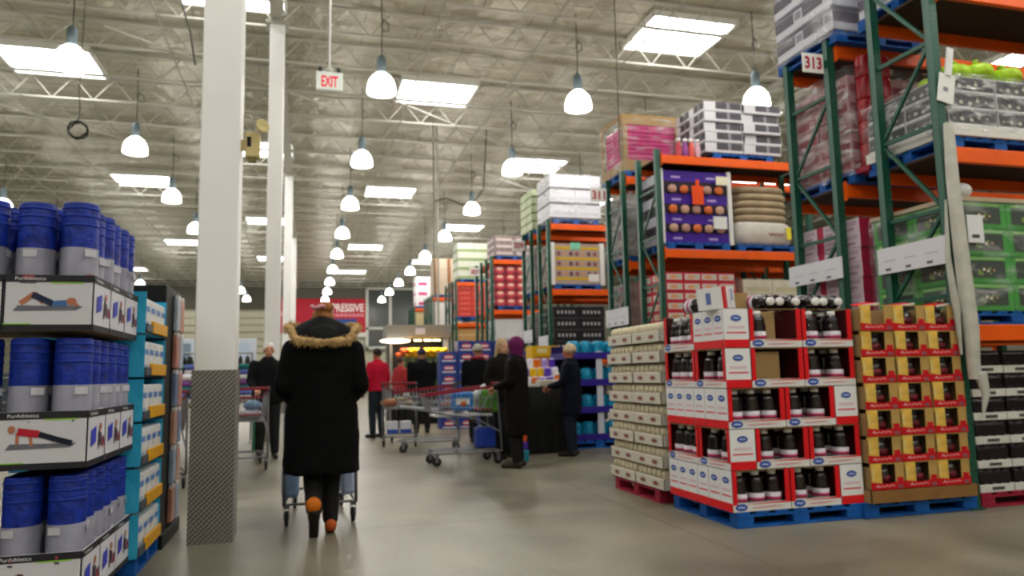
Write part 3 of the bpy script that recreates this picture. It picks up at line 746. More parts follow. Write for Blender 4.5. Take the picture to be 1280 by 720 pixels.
# --- farther racks
def far_load(Yf, z, col, face, nx, nz, W, H, label, cat, group, name, ztop_pallet=True, d=.9, x=5.36, lev='', jit=.01):
    q = Proto(carton_mesh(W/nx-.006, d/2-.006, H/nz-.004, col, (('F', face), ('L', face)) if face else ()).build(name))
    if ztop_pallet: pallet('b', x+W/2, Yf+.5, z, 'blue pallet under the %s' % group)
    stack(nx, 2, nz, W/nx, d/2, H/nz, x, Yf+.03, z+(.12 if ztop_pallet else 0), q, label, cat, group, jit=jit)
far_load(20.9, 4.52, M('#8a7a78', .6, noise=.2), prints((M('#c9b8b8', .5), .1, .9, .2, .6)), 2, 3, 1.25, .62, 'brown-grey carton on the 307 rack top', 'carton', 'brown-grey cartons on the 307 rack top', 'brown_carton')
def tins(b, fr, W, H):
    b.oval(fr, W*.5, H*.5, W*.46, H*.45, M('#cf4a58', .5)); b.oval(fr, W*.5, H*.62, W*.3, H*.2, M('#f0c9b0', .5), .005)
far_load(20.9, 3.03, M('#8c2b38', .5), tins, 4, 5, 1.3, 1.2, 'pink-red tin pack on the 307 rack', 'pack', 'pink-red tin packs', 'tin_pack')
far_load(20.9, 1.5, M('#d9d9db', .35, noise=.08, nscale=3), None, 2, 2, 1.3, 1.15, 'white wrapped bale on the 307 rack', 'bale', 'white wrapped bales', 'white_bale')
far_load(20.9, 0, M('#7d6c60', .6, noise=.2), None, 2, 3, 1.25, 1.1, 'brown carton at floor level of the 307 rack', 'carton', 'brown floor cartons of the 307 rack', 'floor_carton')
far_load(26.3, 4.52, M('#cfd3c4', .5), prints((M('#8fa070', .5), 0, 1, 0, .35)), 2, 4, 1.25, 1.35, 'white and sage carton on the fifth rack away top', 'carton', 'white and sage cartons', 'sage_carton')
far_load(26.3, 3.15, M('#cf4238', .45), prints((M('#e2645a', .5), .1, .9, .3, .7)), 2, 6, 1.0, 1.15, 'red layered pack on the fifth rack away', 'pack', 'red layered packs', 'red_pack')
far_load(26.3, 1.5, M('#c49a63', .6), prints((M('#e0c79c', .5), 0, 1, .0, .12)), 2, 5, 1.25, 1.2, 'tan carton on the fifth rack away', 'carton', 'tan cartons on the fifth rack away', 'tan_carton')
far_load(31.6, 4.52, M('#b9a894', .6), prints((M('#8a5a35', .5), 0, .2, 0, 1)), 2, 3, 1.25, 1.6, 'beige carton with brown edge on the sixth rack top', 'carton', 'beige cartons on the sixth rack away top', 'beige_carton')
far_load(31.6, 3.03, M('#e3e2de', .3, bump=.6, nscale=4), None, 2, 3, 1.25, 1.2, 'shiny white bale on the sixth rack away', 'bale', 'shiny white bales, upper', 'shiny_bale')
far_load(31.6, 1.5, M('#dcdbd8', .3, bump=.6, nscale=4), None, 2, 3, 1.25, 1.1, 'shiny white bale on the sixth rack away, lower level', 'bale', 'shiny white bales, lower', 'shiny_bale')
far_load(36.9, 4.52, M('#e6e4e8', .4), prints((M('#c8307a', .5), .2, .9, .1, .4)), 2, 3, 1.25, 1.5, 'white carton with a magenta band on the farthest rack', 'carton', 'white and magenta cartons', 'magenta_band_carton')
far_load(36.9, 3.03, M('#c9b98c', .6), None, 2, 3, 1.25, 1.2, 'straw-coloured carton on the farthest rack', 'carton', 'straw-coloured cartons', 'straw_carton')
far_load(36.9, 1.5, M('#aeb3a0', .6), None, 2, 3, 1.25, 1.2, 'grey-green carton on the farthest rack', 'carton', 'grey-green cartons', 'far_carton')
# brown blanks at ground level of 311
far_load(10.2, 0, M('#7a6650', .7, noise=.15), None, 2, 4, 1.2, 1.2, 'kraft floor carton under the snack cartons, behind the bread trays', 'carton', 'kraft floor cartons of the purple display rack', 'kraft_carton')

# white padded guard post on the near rack, with its torn film
gp_ = thing('post_guard', (5.28, 4.86, 1.05))
b = MB()
b.tube([(0, .0, 0), (.01, 0, .4), (-.02, .0, 1.1), (-.04, 0, 1.7), (-.03, 0, 2.16)], [.045, .062, .058, .05, .04], M('#c6c4ba', .35, noise=.12, bump=.8, nscale=7), 12); b.build('padded_sleeve', gp_)
b = MB(); b.tube([(-.09, .02, 0.2), (-.1, .02, .6), (-.13, .03, 1.0), (-.10, .03, 1.5)], [.01, .03, .022, .008], M('#b9b9ae', .3, bump=.8, nscale=9), 8); b.build('torn_film', gp_)
b = MB(); b.tube([(0.03, -.03, .05), (.06, -.04, -.12), (.02, -.03, -.3)], [.05, .03, .008], M('#cfcfc6', .3, bump=.8, nscale=9), 8); b.build('film_tail', gp_)
tag(gp_, 'white plastic-wrapped guard on the nearest rack upright', 'guard')
b = MB().box(-.085, .085, -.004, .004, -.13, .13, WHITE).box(-.03, .035, -.012, .006, .12, .38, M('#e2e2e0', .5))
b.rect(frame((-.085, -.004, -.13), 'F'), .05, .1, .1, .14, M('#8a8b92', .6))
o = b.build('hanging_notice', loc=(5.33, 4.925, 3.55)); o.rotation_euler.y = .2
tag(o, 'tilted white paper notice taped high on the nearest upright', 'notice')

# ------------------------------------------------------------------ juice pallet (right foreground)
JX0, JX1, JY0, JY1 = 3.05, 4.21, 4.96, 5.94
pallet('b', (JX0+JX1)/2, (JY0+JY1)/2, 0, 'blue pallet on the floor under the red and white juice cartons')
bt = thing('juice_bottle')
MB().lathe([(.0, 0), (.058, 0), (.065, .012), (.065, .165), (.057, .19), (.061, .205), (.046, .235), (.027, .25), (.027, .262)], M('#170a10', .12, spec=.7), 16).build('glass_body', bt)
lb = MB(); lb.lathe([(.0662, .03), (.0662, .118)], M('#cfc8d2', .45), 16)
lb.lathe([(.0668, .06), (.0668, .085)], M('#b0305a', .45), 16); lb.build('label', bt)
MB().lathe([(.030, .248), (.032, .252), (.032, .276), (.027, .279), (0, .279)], M('#eceae6', .4), 14).build('cap', bt)
BOT = Proto(bt)
JH = .303
def jlogo(b, fr, cu, cv, s=1.):
    b.oval(fr, cu, cv, .046*s, .024*s, JB, .003, 18)
    b.oval(fr, cu, cv, .034*s, .013*s, M('#4f76c8', .5), .0036, 14)
    b.stroke(fr, [(cu-.026*s, cv-.002), (cu-.008*s, cv+.004), (cu+.008*s, cv-.003), (cu+.026*s, cv+.003)], .005*s, M('#e8ecf6', .5), .0042)
def panel(b, fr, W, n):
    H = JH-.006
    b.rect(fr, 0, W, 0, H, JW, .0012); b.rect(fr, 0, W, 0, .062, JR, .002)
    pw = W/n
    for i in range(n):
        c = (i+.5)*pw
        b.rect(fr, c-pw*.4, c+pw*.4, .108, .120, M('#e2506a', .5), .002); jlogo(b, fr, c, .225, min(1, pw/.13))
        b.rect(fr, c-pw*.35, c+pw*.35, .145, .165, M('#e6ccd6', .5), .002)
        if i: b.rect(fr, i*pw-.002, i*pw+.002, .06, H, M('#bdbdc8', .5), .0024)
def window(b, o, ax, W, D, back):
    """open face: red side posts, white lip; ax 'F' or 'L'. o = lower corner of the face"""
    H = JH-.006; fr = frame(o, ax); u = fr[1]; n = u.cross(fr[2])
    def blk(u0, u1, v0, v1, m_, t=.008):
        p = [Vector(o)+u*a+Vector((0, 0, 1))*c+n*q for a in (u0, u1) for c in (v0, v1) for q in (0, -t)]
        xs = [q.x for q in p]; ys = [q.y for q in p]; zs = [q.z for q in p]
        b.box(min(xs), max(xs), min(ys), max(ys), min(zs), max(zs), m_)
    pw = .04
    blk(0, pw, 0, H, JR); blk(W-pw, W, 0, H, JR); blk(pw, W-pw, 0, .062, M('#d9d6d2', .5)); blk(pw, W-pw, H-.004, H, KR)
    b.rect(fr, 0, W, 0, .05, M('#e4e2e0', .5), .002)
    b.poly(fr, [(.13, .05), (W-.02, .05), (W-.02, .062), (W*.6, .058), (.13, .052)], JR, .003)
    b.poly(fr, [(.16, .018), (W*.7, .02), (W-.05, .03), (W*.7, .034), (.16, .028)], M('#d8a2a8', .5), .003)
    jlogo(b, fr, .07, .032, 1.1)
def juice_carton(x0, x1, y0, y1, z, front, left, lab):
    """front/left: ('w',) open window, ('p', n) printed panel with n emblems, None plain"""
    w, d, H = x1-x0-.006, y1-y0-.006, JH-.006
    r = thing('juice_carton', (x0+.003, y0+.003, z))
    b = MB(); b.box(0, w, 0, d, 0, .004, KR); b.box(w-.004, w, .009, d, 0, H, M('#541218', .6)); b.box(0, w, d-.004, d, 0, H, M('#3c1214', .6))  # dark red inner side and back walls: interior shade put into the colour
    if front is None or front[0] == 'p': b.box(0, w, 0, .004, 0, H, JW)
    if left is None or left[0] == 'p': b.box(0, .004, 0, d, 0, H, JW)
    if front and front[0] == 'p': panel(b, frame((0, 0, 0), 'F'), w, front[1])
    if left and left[0] == 'p': panel(b, frame((0, d, 0), 'L'), d, left[1])
    if front and front[0] == 'w':
        window(b, (0, 0, 0), 'F', w, d, 0)
    if left and left[0] == 'w': window(b, (0, d, 0), 'L', d, w, 0)
    b.build('carton_body', r)
    tag(r, lab, 'carton', 'red and white juice cartons')
    return r
def pw(i, n): return {1: ('alone',), 2: ('left', 'right'), 3: ('left', 'centre', 'right'), 4: ('leftmost', 'second', 'third', 'rightmost')}[n][i]
def bottles_in(x0, x1, y0, y1, z, ax, lab, skip=()):
    if ax == 'F':
        n = max(1, int((x1-x0-.03)/.135)); st = (x1-x0)/n
        ps = [(x0+(i+.5)*st, y0+.085) for i in range(n)]
    else:
        n = max(1, int((y1-y0-.03)/.135)); st = (y1-y0)/n
        ps = [(x0+.085, y1-(i+.5)*st) for i in range(n)]
    for i, p in enumerate(ps):
        if i in skip: continue
        if (x1-x0 > .3 and ax == 'F') :
            q = BOT.put((p[0]+.01, p[1]+.135, z+.006), 1.); tag(q, lab.replace('dark juice bottle in', 'rear-row juice bottle in')+', '+pw(i, n), 'bottle', 'second row juice bottles: '+lab)
        tag(BOT.put((p[0], p[1], z+.006), random.uniform(0, 6)), lab+', '+pw(i, n), 'bottle', 'dark juice bottles: '+lab)
z = .12
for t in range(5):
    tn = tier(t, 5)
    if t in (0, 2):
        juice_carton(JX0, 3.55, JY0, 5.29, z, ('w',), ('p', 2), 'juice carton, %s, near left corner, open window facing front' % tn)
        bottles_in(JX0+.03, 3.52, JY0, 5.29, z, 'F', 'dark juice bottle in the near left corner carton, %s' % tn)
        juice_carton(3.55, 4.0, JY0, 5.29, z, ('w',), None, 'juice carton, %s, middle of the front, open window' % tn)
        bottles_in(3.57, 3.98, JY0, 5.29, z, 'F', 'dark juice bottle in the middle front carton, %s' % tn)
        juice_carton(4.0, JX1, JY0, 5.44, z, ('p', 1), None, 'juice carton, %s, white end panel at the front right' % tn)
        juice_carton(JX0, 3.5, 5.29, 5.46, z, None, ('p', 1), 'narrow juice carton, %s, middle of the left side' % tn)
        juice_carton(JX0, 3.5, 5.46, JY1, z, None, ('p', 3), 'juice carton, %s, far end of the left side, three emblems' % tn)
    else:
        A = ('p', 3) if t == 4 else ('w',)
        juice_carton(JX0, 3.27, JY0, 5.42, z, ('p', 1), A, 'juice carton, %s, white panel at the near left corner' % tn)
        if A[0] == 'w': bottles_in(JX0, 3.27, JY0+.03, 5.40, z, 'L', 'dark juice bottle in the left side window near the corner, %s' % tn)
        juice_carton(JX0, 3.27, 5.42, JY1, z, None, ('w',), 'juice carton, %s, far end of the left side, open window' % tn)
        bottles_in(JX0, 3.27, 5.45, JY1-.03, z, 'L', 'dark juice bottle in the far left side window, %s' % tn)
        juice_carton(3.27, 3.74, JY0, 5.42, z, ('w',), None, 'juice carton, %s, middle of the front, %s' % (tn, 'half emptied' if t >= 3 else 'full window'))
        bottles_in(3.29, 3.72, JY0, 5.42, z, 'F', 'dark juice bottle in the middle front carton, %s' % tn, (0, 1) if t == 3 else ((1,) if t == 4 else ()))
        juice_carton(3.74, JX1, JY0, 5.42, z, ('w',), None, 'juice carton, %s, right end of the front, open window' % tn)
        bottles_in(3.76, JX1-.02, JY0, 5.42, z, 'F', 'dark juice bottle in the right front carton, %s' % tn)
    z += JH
ZT = .12+5*JH
# kraft dividers in the half empty cartons
for k, t in enumerate((3, 4)):
    b = MB().box(3.30, 3.56, 5.02+k*.03, 5.026+k*.03, .12+t*JH+.006, .12+t*JH+.27, KR)
    tag(b.build('cardboard_divider'), 'bare brown divider in the half-emptied middle carton, %s' % tier(t, 5), 'divider')
# back-of-stack cartons filling the pallet core, tops seen from other viewpoints
for t in range(5):
    b = MB().box(3.52, JX1-.01, 5.46, JY1-.01, .12+t*JH, .12+(t+1)*JH-.006, M('#c9c6c0', .6), .003)
    tag(b.build('juice_carton'), 'plain white juice carton at the rear of the stack, %s' % tier(t, 5), 'carton')
# bottles lying on top with their caps towards the aisle
i = 0
for (x, y, a) in ((3.12, 5.60, .1), (3.25, 5.62, -.06), (3.38, 5.6, .05), (3.50, 5.3, .1), (3.63, 5.3, -.08), (3.76, 5.32, .04), (3.91, 5.3, .12), (4.03, 5.31, -.03), (4.14, 5.3, .06)):
    o = BOT.put((x, y, ZT+.06), a); o.rotation_euler = (pi/2, 0, a); i += 1
    o.location = (x-sin(a)*-.0, y, ZT+.061)
    tag(o, 'dark juice bottle lying on the stack, cap to the aisle, %s from left' % ('first','second','third','fourth','fifth','sixth','seventh','eighth','last')[i-1], 'bottle', 'bottles lying on the juice stack')
for (x, y, lab) in ((3.33, 5.25, 'left'), (3.56, 5.62, 'middle'), (3.95, 5.62, 'right')):
    b = MB(); b.box(-.13, .13, -.004, .004, 0, .15, KR); b.box(-.13, -.122, 0, .2, 0, .15, KR); b.box(.122, .13, 0, .2, 0, .15, KR)
    tag(b.build('cardboard_insert', loc=(x, y-.0, ZT)), 'brown cardboard insert standing on top of the juice stack, %s' % lab, 'cardboard')
# loose carton turned edge-on, leaning on top of the near corner
jr = thing('empty_juice_carton', (3.10, 5.12, ZT+.0), radians(40))
b = MB().box(-.11, .11, -.11, .11, 0, .17, JW, .003)
for ax, o in (('F', (-.11, -.11, 0)), ('L', (-.11, .11, 0))):
    fr = frame(o, ax); b.rect(fr, 0, .22, 0, .17, JW, .002)
    if ax == 'F': b.rect(fr, 0, .035, 0, .17, JR, .003); b.rect(fr, .09, .11, .02, .15, M('#e4b6bf', .5), .003); b.rect(fr, .14, .175, .06, .15, M('#6878b8', .5), .003)
    else: b.rect(fr, .2, .22, 0, .17, JR, .003); b.rect(fr, .07, .11, .04, .13, M('#6878b8', .5), .003)
b.build('carton_body', jr); tag(jr, 'loose white and red carton turned corner-on atop the juice stack', 'carton')
jr.rotation_euler = (radians(-3), radians(-4), radians(40))

# ------------------------------------------------------------------ red and yellow jar cartons
RX0, RX1, RY0 = 4.235, 5.22, 4.905
pallet('b', (RX0+RX1)/2+.0, RY0+.52, 0, 'blue pallet on the floor under the red and yellow jar cartons')
b = MB().box(RX0-.02, RX1+.02, RY0-.015, RY0+1.0, .12, .128, KR)
b.box(RX0-.025, RX1+.025, RY0-.02, RY0-.014, .12, .212, M('#8a6436', .75, noise=.1)); b.box(RX0-.025, RX0-.018, RY0-.02, RY0+1, .12, .212, KR); b.box(RX1+.018, RX1+.025, RY0-.02, RY0+1, .12, .212, KR)
tag(b.build('cardboard_base_tray'), 'brown cardboard base tray on the blue pallet under the jar cartons', 'tray')
YW = M('#e3b954', .6, noise=.22, nscale=14); TAN = M('#bd9a58', .7, noise=.1); CR = M('#cb1020', .45)
jar = thing('dark_jar')
MB().lathe([(0, 0), (.056, 0), (.062, .01), (.062, .125), (.05, .15), (.045, .155)], M('#1c0a0c', .12, spec=.7), 14).build('glass_body', jar)
MB().lathe([(.063, .05), (.063, .10)], M('#6c1524', .4, noise=.5, nscale=30), 14).build('label', jar)
MB().lathe([(.047, .153), (.048, .175), (0, .177)], M('#2b2b2f', .3), 14).build('lid', jar)
JAR = Proto(jar)
jc = thing('jar_carton'); W, H = .322, .207; b = MB()
b.box(0, W, 0, .30, 0, .004, KR); b.box(0, .004, 0, .3, 0, H-.03, KR); b.box(W-.004, W, 0, .3, 0, H-.03, KR); b.box(0, W, .296, .3, 0, H-.02, KR)
fr = frame((0, 0, 0), 'F')
def blk(u0, u1, v0, v1, m_): b.box(u0, u1, 0, .006, v0, v1, m_)
blk(0, .105, 0, H-.004, YW); blk(.235, W, 0, H-.004, TAN); blk(.095, .225, 0, .045, CR); blk(.105, .235, H-.012, H-.004, TAN)
b.poly(fr, [(.0, .0), (W, 0), (W, .062), (.235, .055), (.17, .047), (.105, .05), (.0, .062)], CR, .002)
b.rect(fr, .245, .305, .05, .092, CR, .0026); b.rect(fr, .25, .30, .008, .034, M('#8e5560', .5), .0032)
pts = [(.045+i*.0135, .024+.0075*sin(i*1.9)+i*.0006) for i in range(14)]
b.stroke(fr, pts, .005, M('#f0b8b4', .5), .004); b.stroke(fr, [(.04, .022), (.06, .04), (.075, .022)], .005, M('#f0b8b4', .5), .0043)
b.rect(fr, .012, .03, .08, .17, M('#e6cf8a', .5), .0024)
b.build('carton_body', jc); JC = Proto(jc)
for t in range(7):
    for c in range(3):
        x = RX0+.002+c*.327; z = .213+t*H*1.0
        nm = '%s, %s column' % (tier(t, 7), ('left', 'middle', 'right')[c])
        tag(JC.put((x+random.uniform(-.006, .006), RY0+random.uniform(0, .012), z)), 'red and yellow jar carton, '+nm, 'carton', 'red and yellow jar cartons')
        if not (t == 6 and c == 0):
            for q in (0, 1):
                o = JAR.put((x+.17+(.07 if q else 0)+random.uniform(-.006, .006), RY0+.085+(.1 if q else 0), z+.006), random.uniform(0, 6))
                tag(o, '%s jar in the red and yellow carton, ' % ('front', 'rear')[q]+nm, 'jar', 'dark jars: '+nm)
b = MB().box(RX0+.02, RX1-.02, RY0+.33, RY0+.98, .13, .21+7*H-.05, KR, .004)
tag(b.build('cardboard_filler'), 'brown cardboard carton block at the rear of the jar carton stack', 'cardboard')
for (x, y, a, lab, mt_) in ((4.36, 4.98, .1, 'white-edged red flap lying open on top of the jar cartons, left', JR), (4.72, 5.0, -.06, 'red packet poking out on top of the jar cartons, middle', CR), (5.07, 4.98, .25, 'red packet poking out on top of the jar cartons, right', CR)):
    b = MB().box(-.09, .09, -.06, .06, 0, .014, mt_, .004); b.box(-.092, .092, -.066, -.058, .003, .017, WHITE)
    o = b.build('carton_flap', loc=(x, y, .213+7*H), rz=a); o.rotation_euler = (.15, -.12, a); tag(o, lab, 'flap')

# ------------------------------------------------------------------ cream tray stack on the dark red pallet
CX, CY0, CY1 = 3.05, 6.04, 7.22
pallet('r', 3.60, 6.63, 0, 'dark red pallet on the floor under the cream bread trays')
bpk = MB().ell((0, 0, .052), (.085, .045, .052), M('#d8ceb0', .45, noise=.12, bump=.4, nscale=20), 10, 7, power=.7)
bpk = Proto(bpk.build('cream_packet'))
tr = thing('bread_tray'); b = MB(); W, D, H = .56, .58, .105
TW = M('#d9d3c6', .6)
b.box(0, W, 0, D, 0, .006, TW); b.box(0, .006, 0, D, 0, H, TW); b.box(W-.006, W, 0, D, 0, H, TW); b.box(0, W, 0, .006, 0, H, TW); b.box(0, W, D-.006, D, 0, H, TW)
fr = frame((0, D, 0), 'L')
for c in (.16, .42):
    b.oval(fr, c, .05, .062, .022, M('#a58f82', .5), .003); b.oval(fr, c, .05, .045, .012, M('#8c3a3e', .5), .0036)
b.rect(fr, 0, D, .088, .1, M('#efe9da', .5), .003)
fr = frame((0, 0, 0), 'F'); b.oval(fr, .28, .05, .07, .025, M('#9a6b60', .5), .003)
b.build('tray_body', tr); TRP = Proto(tr)
for t in range(8):
    z = .12+t*.187
    for j in range(2):
        ox = random.uniform(-.012, .012)
        nm = '%s, %s' % (tier(t, 8), ('near half', 'far half')[j])
        for i in range(2):
            if i == 1 and j == 1: continue
            o = TRP.put((CX+i*.565+ox, CY0+j*.59, z)); tag(o, 'white printed bread tray, %s%s' % (nm, ', inner side' if i else ''), 'tray', 'white bread trays')
        for q in range(6):
            o = bpk.put((CX+.10+ox, CY0+j*.59+.055+q*.094, z+.075), pi/2*0); o.scale = (1, 1.0, 1.05)
            tag(o, 'cream packet in the bread tray, %s, %s from the front' % (nm, ('first', 'second', 'third', 'fourth', 'fifth', 'last')[q]), 'packet', 'cream packets: '+nm)
        if j == 0:
            for q in range(2):
                o = bpk.put((CX+.28+q*.19+ox, CY0+.06, z+.075)); tag(o, 'cream packet at the front edge of the bread tray, %s, %s' % (tier(t, 8), ('left', 'right')[q]), 'packet', 'front cream packets: '+tier(t, 8))

# ------------------------------------------------------------------ rolled mats (left foreground)
MBL = M('#102b8e', .5, noise=.4, bump=.6, nscale=22); MGR = M('#82828f', .5, noise=.1, nscale=12)
mr_ = thing('exercise_mat_roll')
b = MB().lathe([(0, 0), (.08, 0), (.082, .01), (.082, .6), (.078, .612), (.05, .604), (.03, .612), (.012, .604), (0, .606)], MBL, 20)
for zz in (.50, .545, .585): b.lathe([(.0835, zz-.006), (.0845, zz), (.0835, zz+.006)], M('#16369c', .6), 20)
b.build('rolled_foam', mr_)
b = MB().lathe([(.0842, .01), (.0842, .385)], MGR, 20)
for k in range(3):
    a = k*2.1; fr = (Vector((cos(a)*.0845, sin(a)*.0845, .3)), Vector((-sin(a), cos(a), 0)), Vector((0, 0, 1)))
    b.rect(fr, -.03, .03, .04, .075, M('#c9c9d2', .5), .004); b.oval(fr, 0, -.06, .03, .012, M('#a04a50', .5), .004); b.rect(fr, -.035, .035, -.09, -.08, M('#5a5a66', .5), .004)
b.build('paper_band', mr_); MR = Proto(mr_)
DG = M('#2a2a30', .55); LG = M('#8fd030', .5); SK2 = M('#c07a60', .55)
def athlete(b, fr, u, v, s, kind):
    """small printed figure exercising on a mat"""
    b.poly(fr, [(u-.15*s, v-.035*s), (u+.12*s, v-.03*s), (u+.15*s, v-.012*s), (u-.13*s, v-.008*s)], M('#70727e', .5), .003)
    if kind == 0:     # lying with raised knees
        b.stroke(fr, [(u-.12*s, v+.0*s), (u-.06*s, v+.05*s), (u-.02*s, v+.005*s)], .024*s, SK2, .004)
        b.stroke(fr, [(u-.07*s, v+.045*s), (u-.02*s, v+.02*s), (u+.02*s, v+.0*s)], .03*s, M('#26304e', .5), .005)
        b.stroke(fr, [(u+.02*s, v), (u+.08*s, v+.004*s)], .028*s, M('#4a78b0', .5), .006)
        b.oval(fr, u+.10*s, v+.012*s, .022*s, .018*s, SK2, .007); b.stroke(fr, [(u+.09*s, v+.02*s), (u+.13*s, v-.01*s)], .014*s, SK2, .008)
    else:             # push-up
        b.stroke(fr, [(u-.10*s, v+.045*s), (u-.10*s, v-.01*s)], .014*s, SK2, .004); b.stroke(fr, [(u-.05*s, v+.04*s), (u-.04*s, v-.02*s)], .014*s, SK2, .004)
        b.stroke(fr, [(u-.10*s, v+.05*s), (u-.01*s, v+.035*s)], .034*s, M('#c02438', .5), .005)
        b.stroke(fr, [(u-.01*s, v+.035*s), (u+.06*s, v+.01*s), (u+.13*s, v-.012*s)], .026*s, M('#1d2236', .5), .006)
        b.oval(fr, u-.125*s, v+.06*s, .016*s, .018*s, SK2, .007)
def mat_carton(kind):
    r = thing('mat_display_carton'); W, D, H = .385, .325, .27; b = MB(); PWt = M('#dcdce4', .55)
    b.box(0, W, 0, D, 0, .006, KR); b.box(0, W, 0, .006, 0, H, PWt); b.box(0, W, D-.006, D, 0, H, PWt); b.box(0, .006, 0, D, 0, H, PWt); b.box(W-.006, W, 0, D, 0, H, PWt)
    fr = frame((0, 0, 0), 'F')
    b.rect(fr, 0, W, 0, .03, DG, .002); b.rect(fr, 0, W, H-.035, H, DG, .002); b.rect(fr, .2, .34, H-.04, H-.034, LG, .003); b.rect(fr, 0, .12, .03, .035, LG, .003)
    b.text(fr, 'PurAthletics', .045, H-.026, .017, M('#d8d8de', .5), .004, width=.13)
    athlete(b, fr, .19, .13, 1.0, kind)
    fr = frame((W, 0, 0), 'R')
    b.rect(fr, 0, D, 0, .03, DG, .002); b.rect(fr, 0, D, H-.035, H, DG, .002); b.text(fr, 'PurAthletics', .03, H-.026, .017, M('#d8d8de', .5), .004, width=.13)
    b.poly(fr, [(.05, .09), (.14, .11), (.14, .19), (.05, .17)], M('#3a44c0', .5), .004)
    b.stroke(fr, [(.19, .07), (.2, .16), (.215, .09), (.23, .15), (.25, .08)], .02, M('#6d5a68', .5), .004); b.oval(fr, .22, .18, .018, .02, SK2, .005); b.stroke(fr, [(.26, .08), (.28, .13), (.3, .08)], .018, M('#a03848', .5), .004)
    b.build('carton_body', r); return Proto(r)
MC = [mat_carton(0), mat_carton(1)]
LXR = -1.0; LY0 = 4.03
for i, kx in enumerate((-1.40, -2.2)):
    pallet('b', kx-.1, LY0+.5, 0, 'blue pallet on the floor under the blue mat rolls, %s one' % ('nearer the aisle' if i == 0 else 'farther left'))
for o in [q for q in C.objects if q.get('label', '').startswith('blue pallet on the floor under the blue mat rolls')]:
    o.scale = (.70, 1, .9)
def ang(v): return 'second column' if v else 'aisle column'
for t in range(3):
    z = .11+t*.655
    for i in range(3):
        for j in range(3):
            if i == 2 and j > 0: continue
            if i > 0 and j == 2: continue
            x = LXR-.385-i*.39; y = LY0+j*.33
            pos = '%s, %s, %s' % (('bottom tier', 'middle tier', 'top tier')[t], ('aisle column', 'second column', 'third column')[i], ('front row', 'middle row', 'back row')[j])
            o = MC[1 if t == 1 else 0].put((x, y, z)); tag(o, 'white exercise mat carton, '+pos, 'carton', 'white mat display cartons')
            for a in range(2):
                for c in range(2):
                    if t < 2 and not (i == 0) and not (c == 0 and j == 0): continue
                    q = MR.put((x+.1+a*.187+random.uniform(-.006, .006), y+.086+c*.158, z+.008+(random.uniform(0, .02) if t == 2 else 0)), random.uniform(0, 6))
                    tag(q, 'blue and grey mat roll, %s, %s %s of its carton' % (pos, 'aisle' if a else 'inner', 'front' if c == 0 else 'back'), 'mat roll', 'rolled exercise mats')

# ------------------------------------------------------------------ cyan and yellow tray display behind the mats
pallet('b', -1.38, 5.44, 0, 'blue pallet on the floor under the cyan and yellow tray display')
[setattr(o, 'scale', (.75, .76, .9)) for o in C.objects if o.get('label', '') == 'blue pallet on the floor under the cyan and yellow tray display']
CYN = M('#2aa3cc', .5); YL = M('#e8a810', .5)
dt = thing('display_tray'); b = MB(); W, D, H = .70, .70, .262
b.box(-W, 0, 0, .008, 0, H*.98, CYN); b.box(-W, 0, D-.008, D, 0, H*.98, CYN); b.box(-W, -W+.008, 0, D, 0, H*.98, CYN); b.box(-W, 0, 0, D, 0, .008, CYN)
b.poly(frame((-W, 0, 0), 'F'), [(0, 0), (W, 0), (W, H*.4), (W-.1, H*.98), (0, H*.98)], M('#35aed6', .5), .003)
b.box(-.01, 0, 0, D, 0, .03, M('#3a3d42', .5))
b.build('tray_body', dt)
b = MB()
b.box(-.004, .014, .2, D-.01, .01, .085, YL, .004); b.box(-.004, .010, .02, .19, .01, .06, M('#4c5158', .5), .003); b.build('price_lip', dt)
DT = Proto(dt)
pk_ = MB().box(-.05, .05, -.08, .08, 0, .215, M('#dfe1e2', .5), .012)
fr = frame((.05, -.085, 0), 'R'); pk_.rect(fr, .02, .15, .13, .165, M('#5c86c8', .5)); pk_.rect(fr, .03, .14, .05, .07, M('#9fb4cc', .5))
PK = Proto(pk_.build('white_packet'))
for t in range(6):
    z = .108+t*.272
    tag(DT.put((-.955, 5.04, z)), 'cyan display tray with a yellow lip, %s' % tier(t, 6), 'display tray', 'cyan and yellow display trays')
    for j in range(4):
        tag(PK.put((-1.015, 5.04+.10+j*.175, z+.009)), 'white and blue packet in the cyan tray, %s, %s' % (tier(t, 6), ('nearest', 'second', 'third', 'farthest')[j]), 'packet', 'white packets in cyan trays')

# black tower with hanging peach packs behind it
tw = thing('black_display_tower', (-1.27, 6.16, 0)); b = MB().box(-.3, .3, -.35, .30, .0, 1.86, BLACK, .006); b.build('panel', tw)
MB().box(-.33, .33, -.38, .38, 0, .1, BLACK, .005).build('base', tw)
tag(tw, 'tall black display tower between the cyan trays and the column', 'display')
for k in range(6):
    for j in range(2):
        b = MB().box(0, .03, -.08, .08, 0, .25, M(('#c98d74', '#9fb6cf', '#d6a48c', '#7f93b8', '#cf8f80', '#b7c4d6')[(k+j) % 6], .4, noise=.2), .01); b.box(.004, .03, -.05, .05, .25, .275, WHITE)
        tag(b.build('hanging_pack', loc=(-.969, 6.2+j*.18, .12+k*.285)), 'pastel pack on the black display tower, %s, %s' % (tier(k, 6), ('near', 'far')[j]), 'pack', 'packs on the black tower')

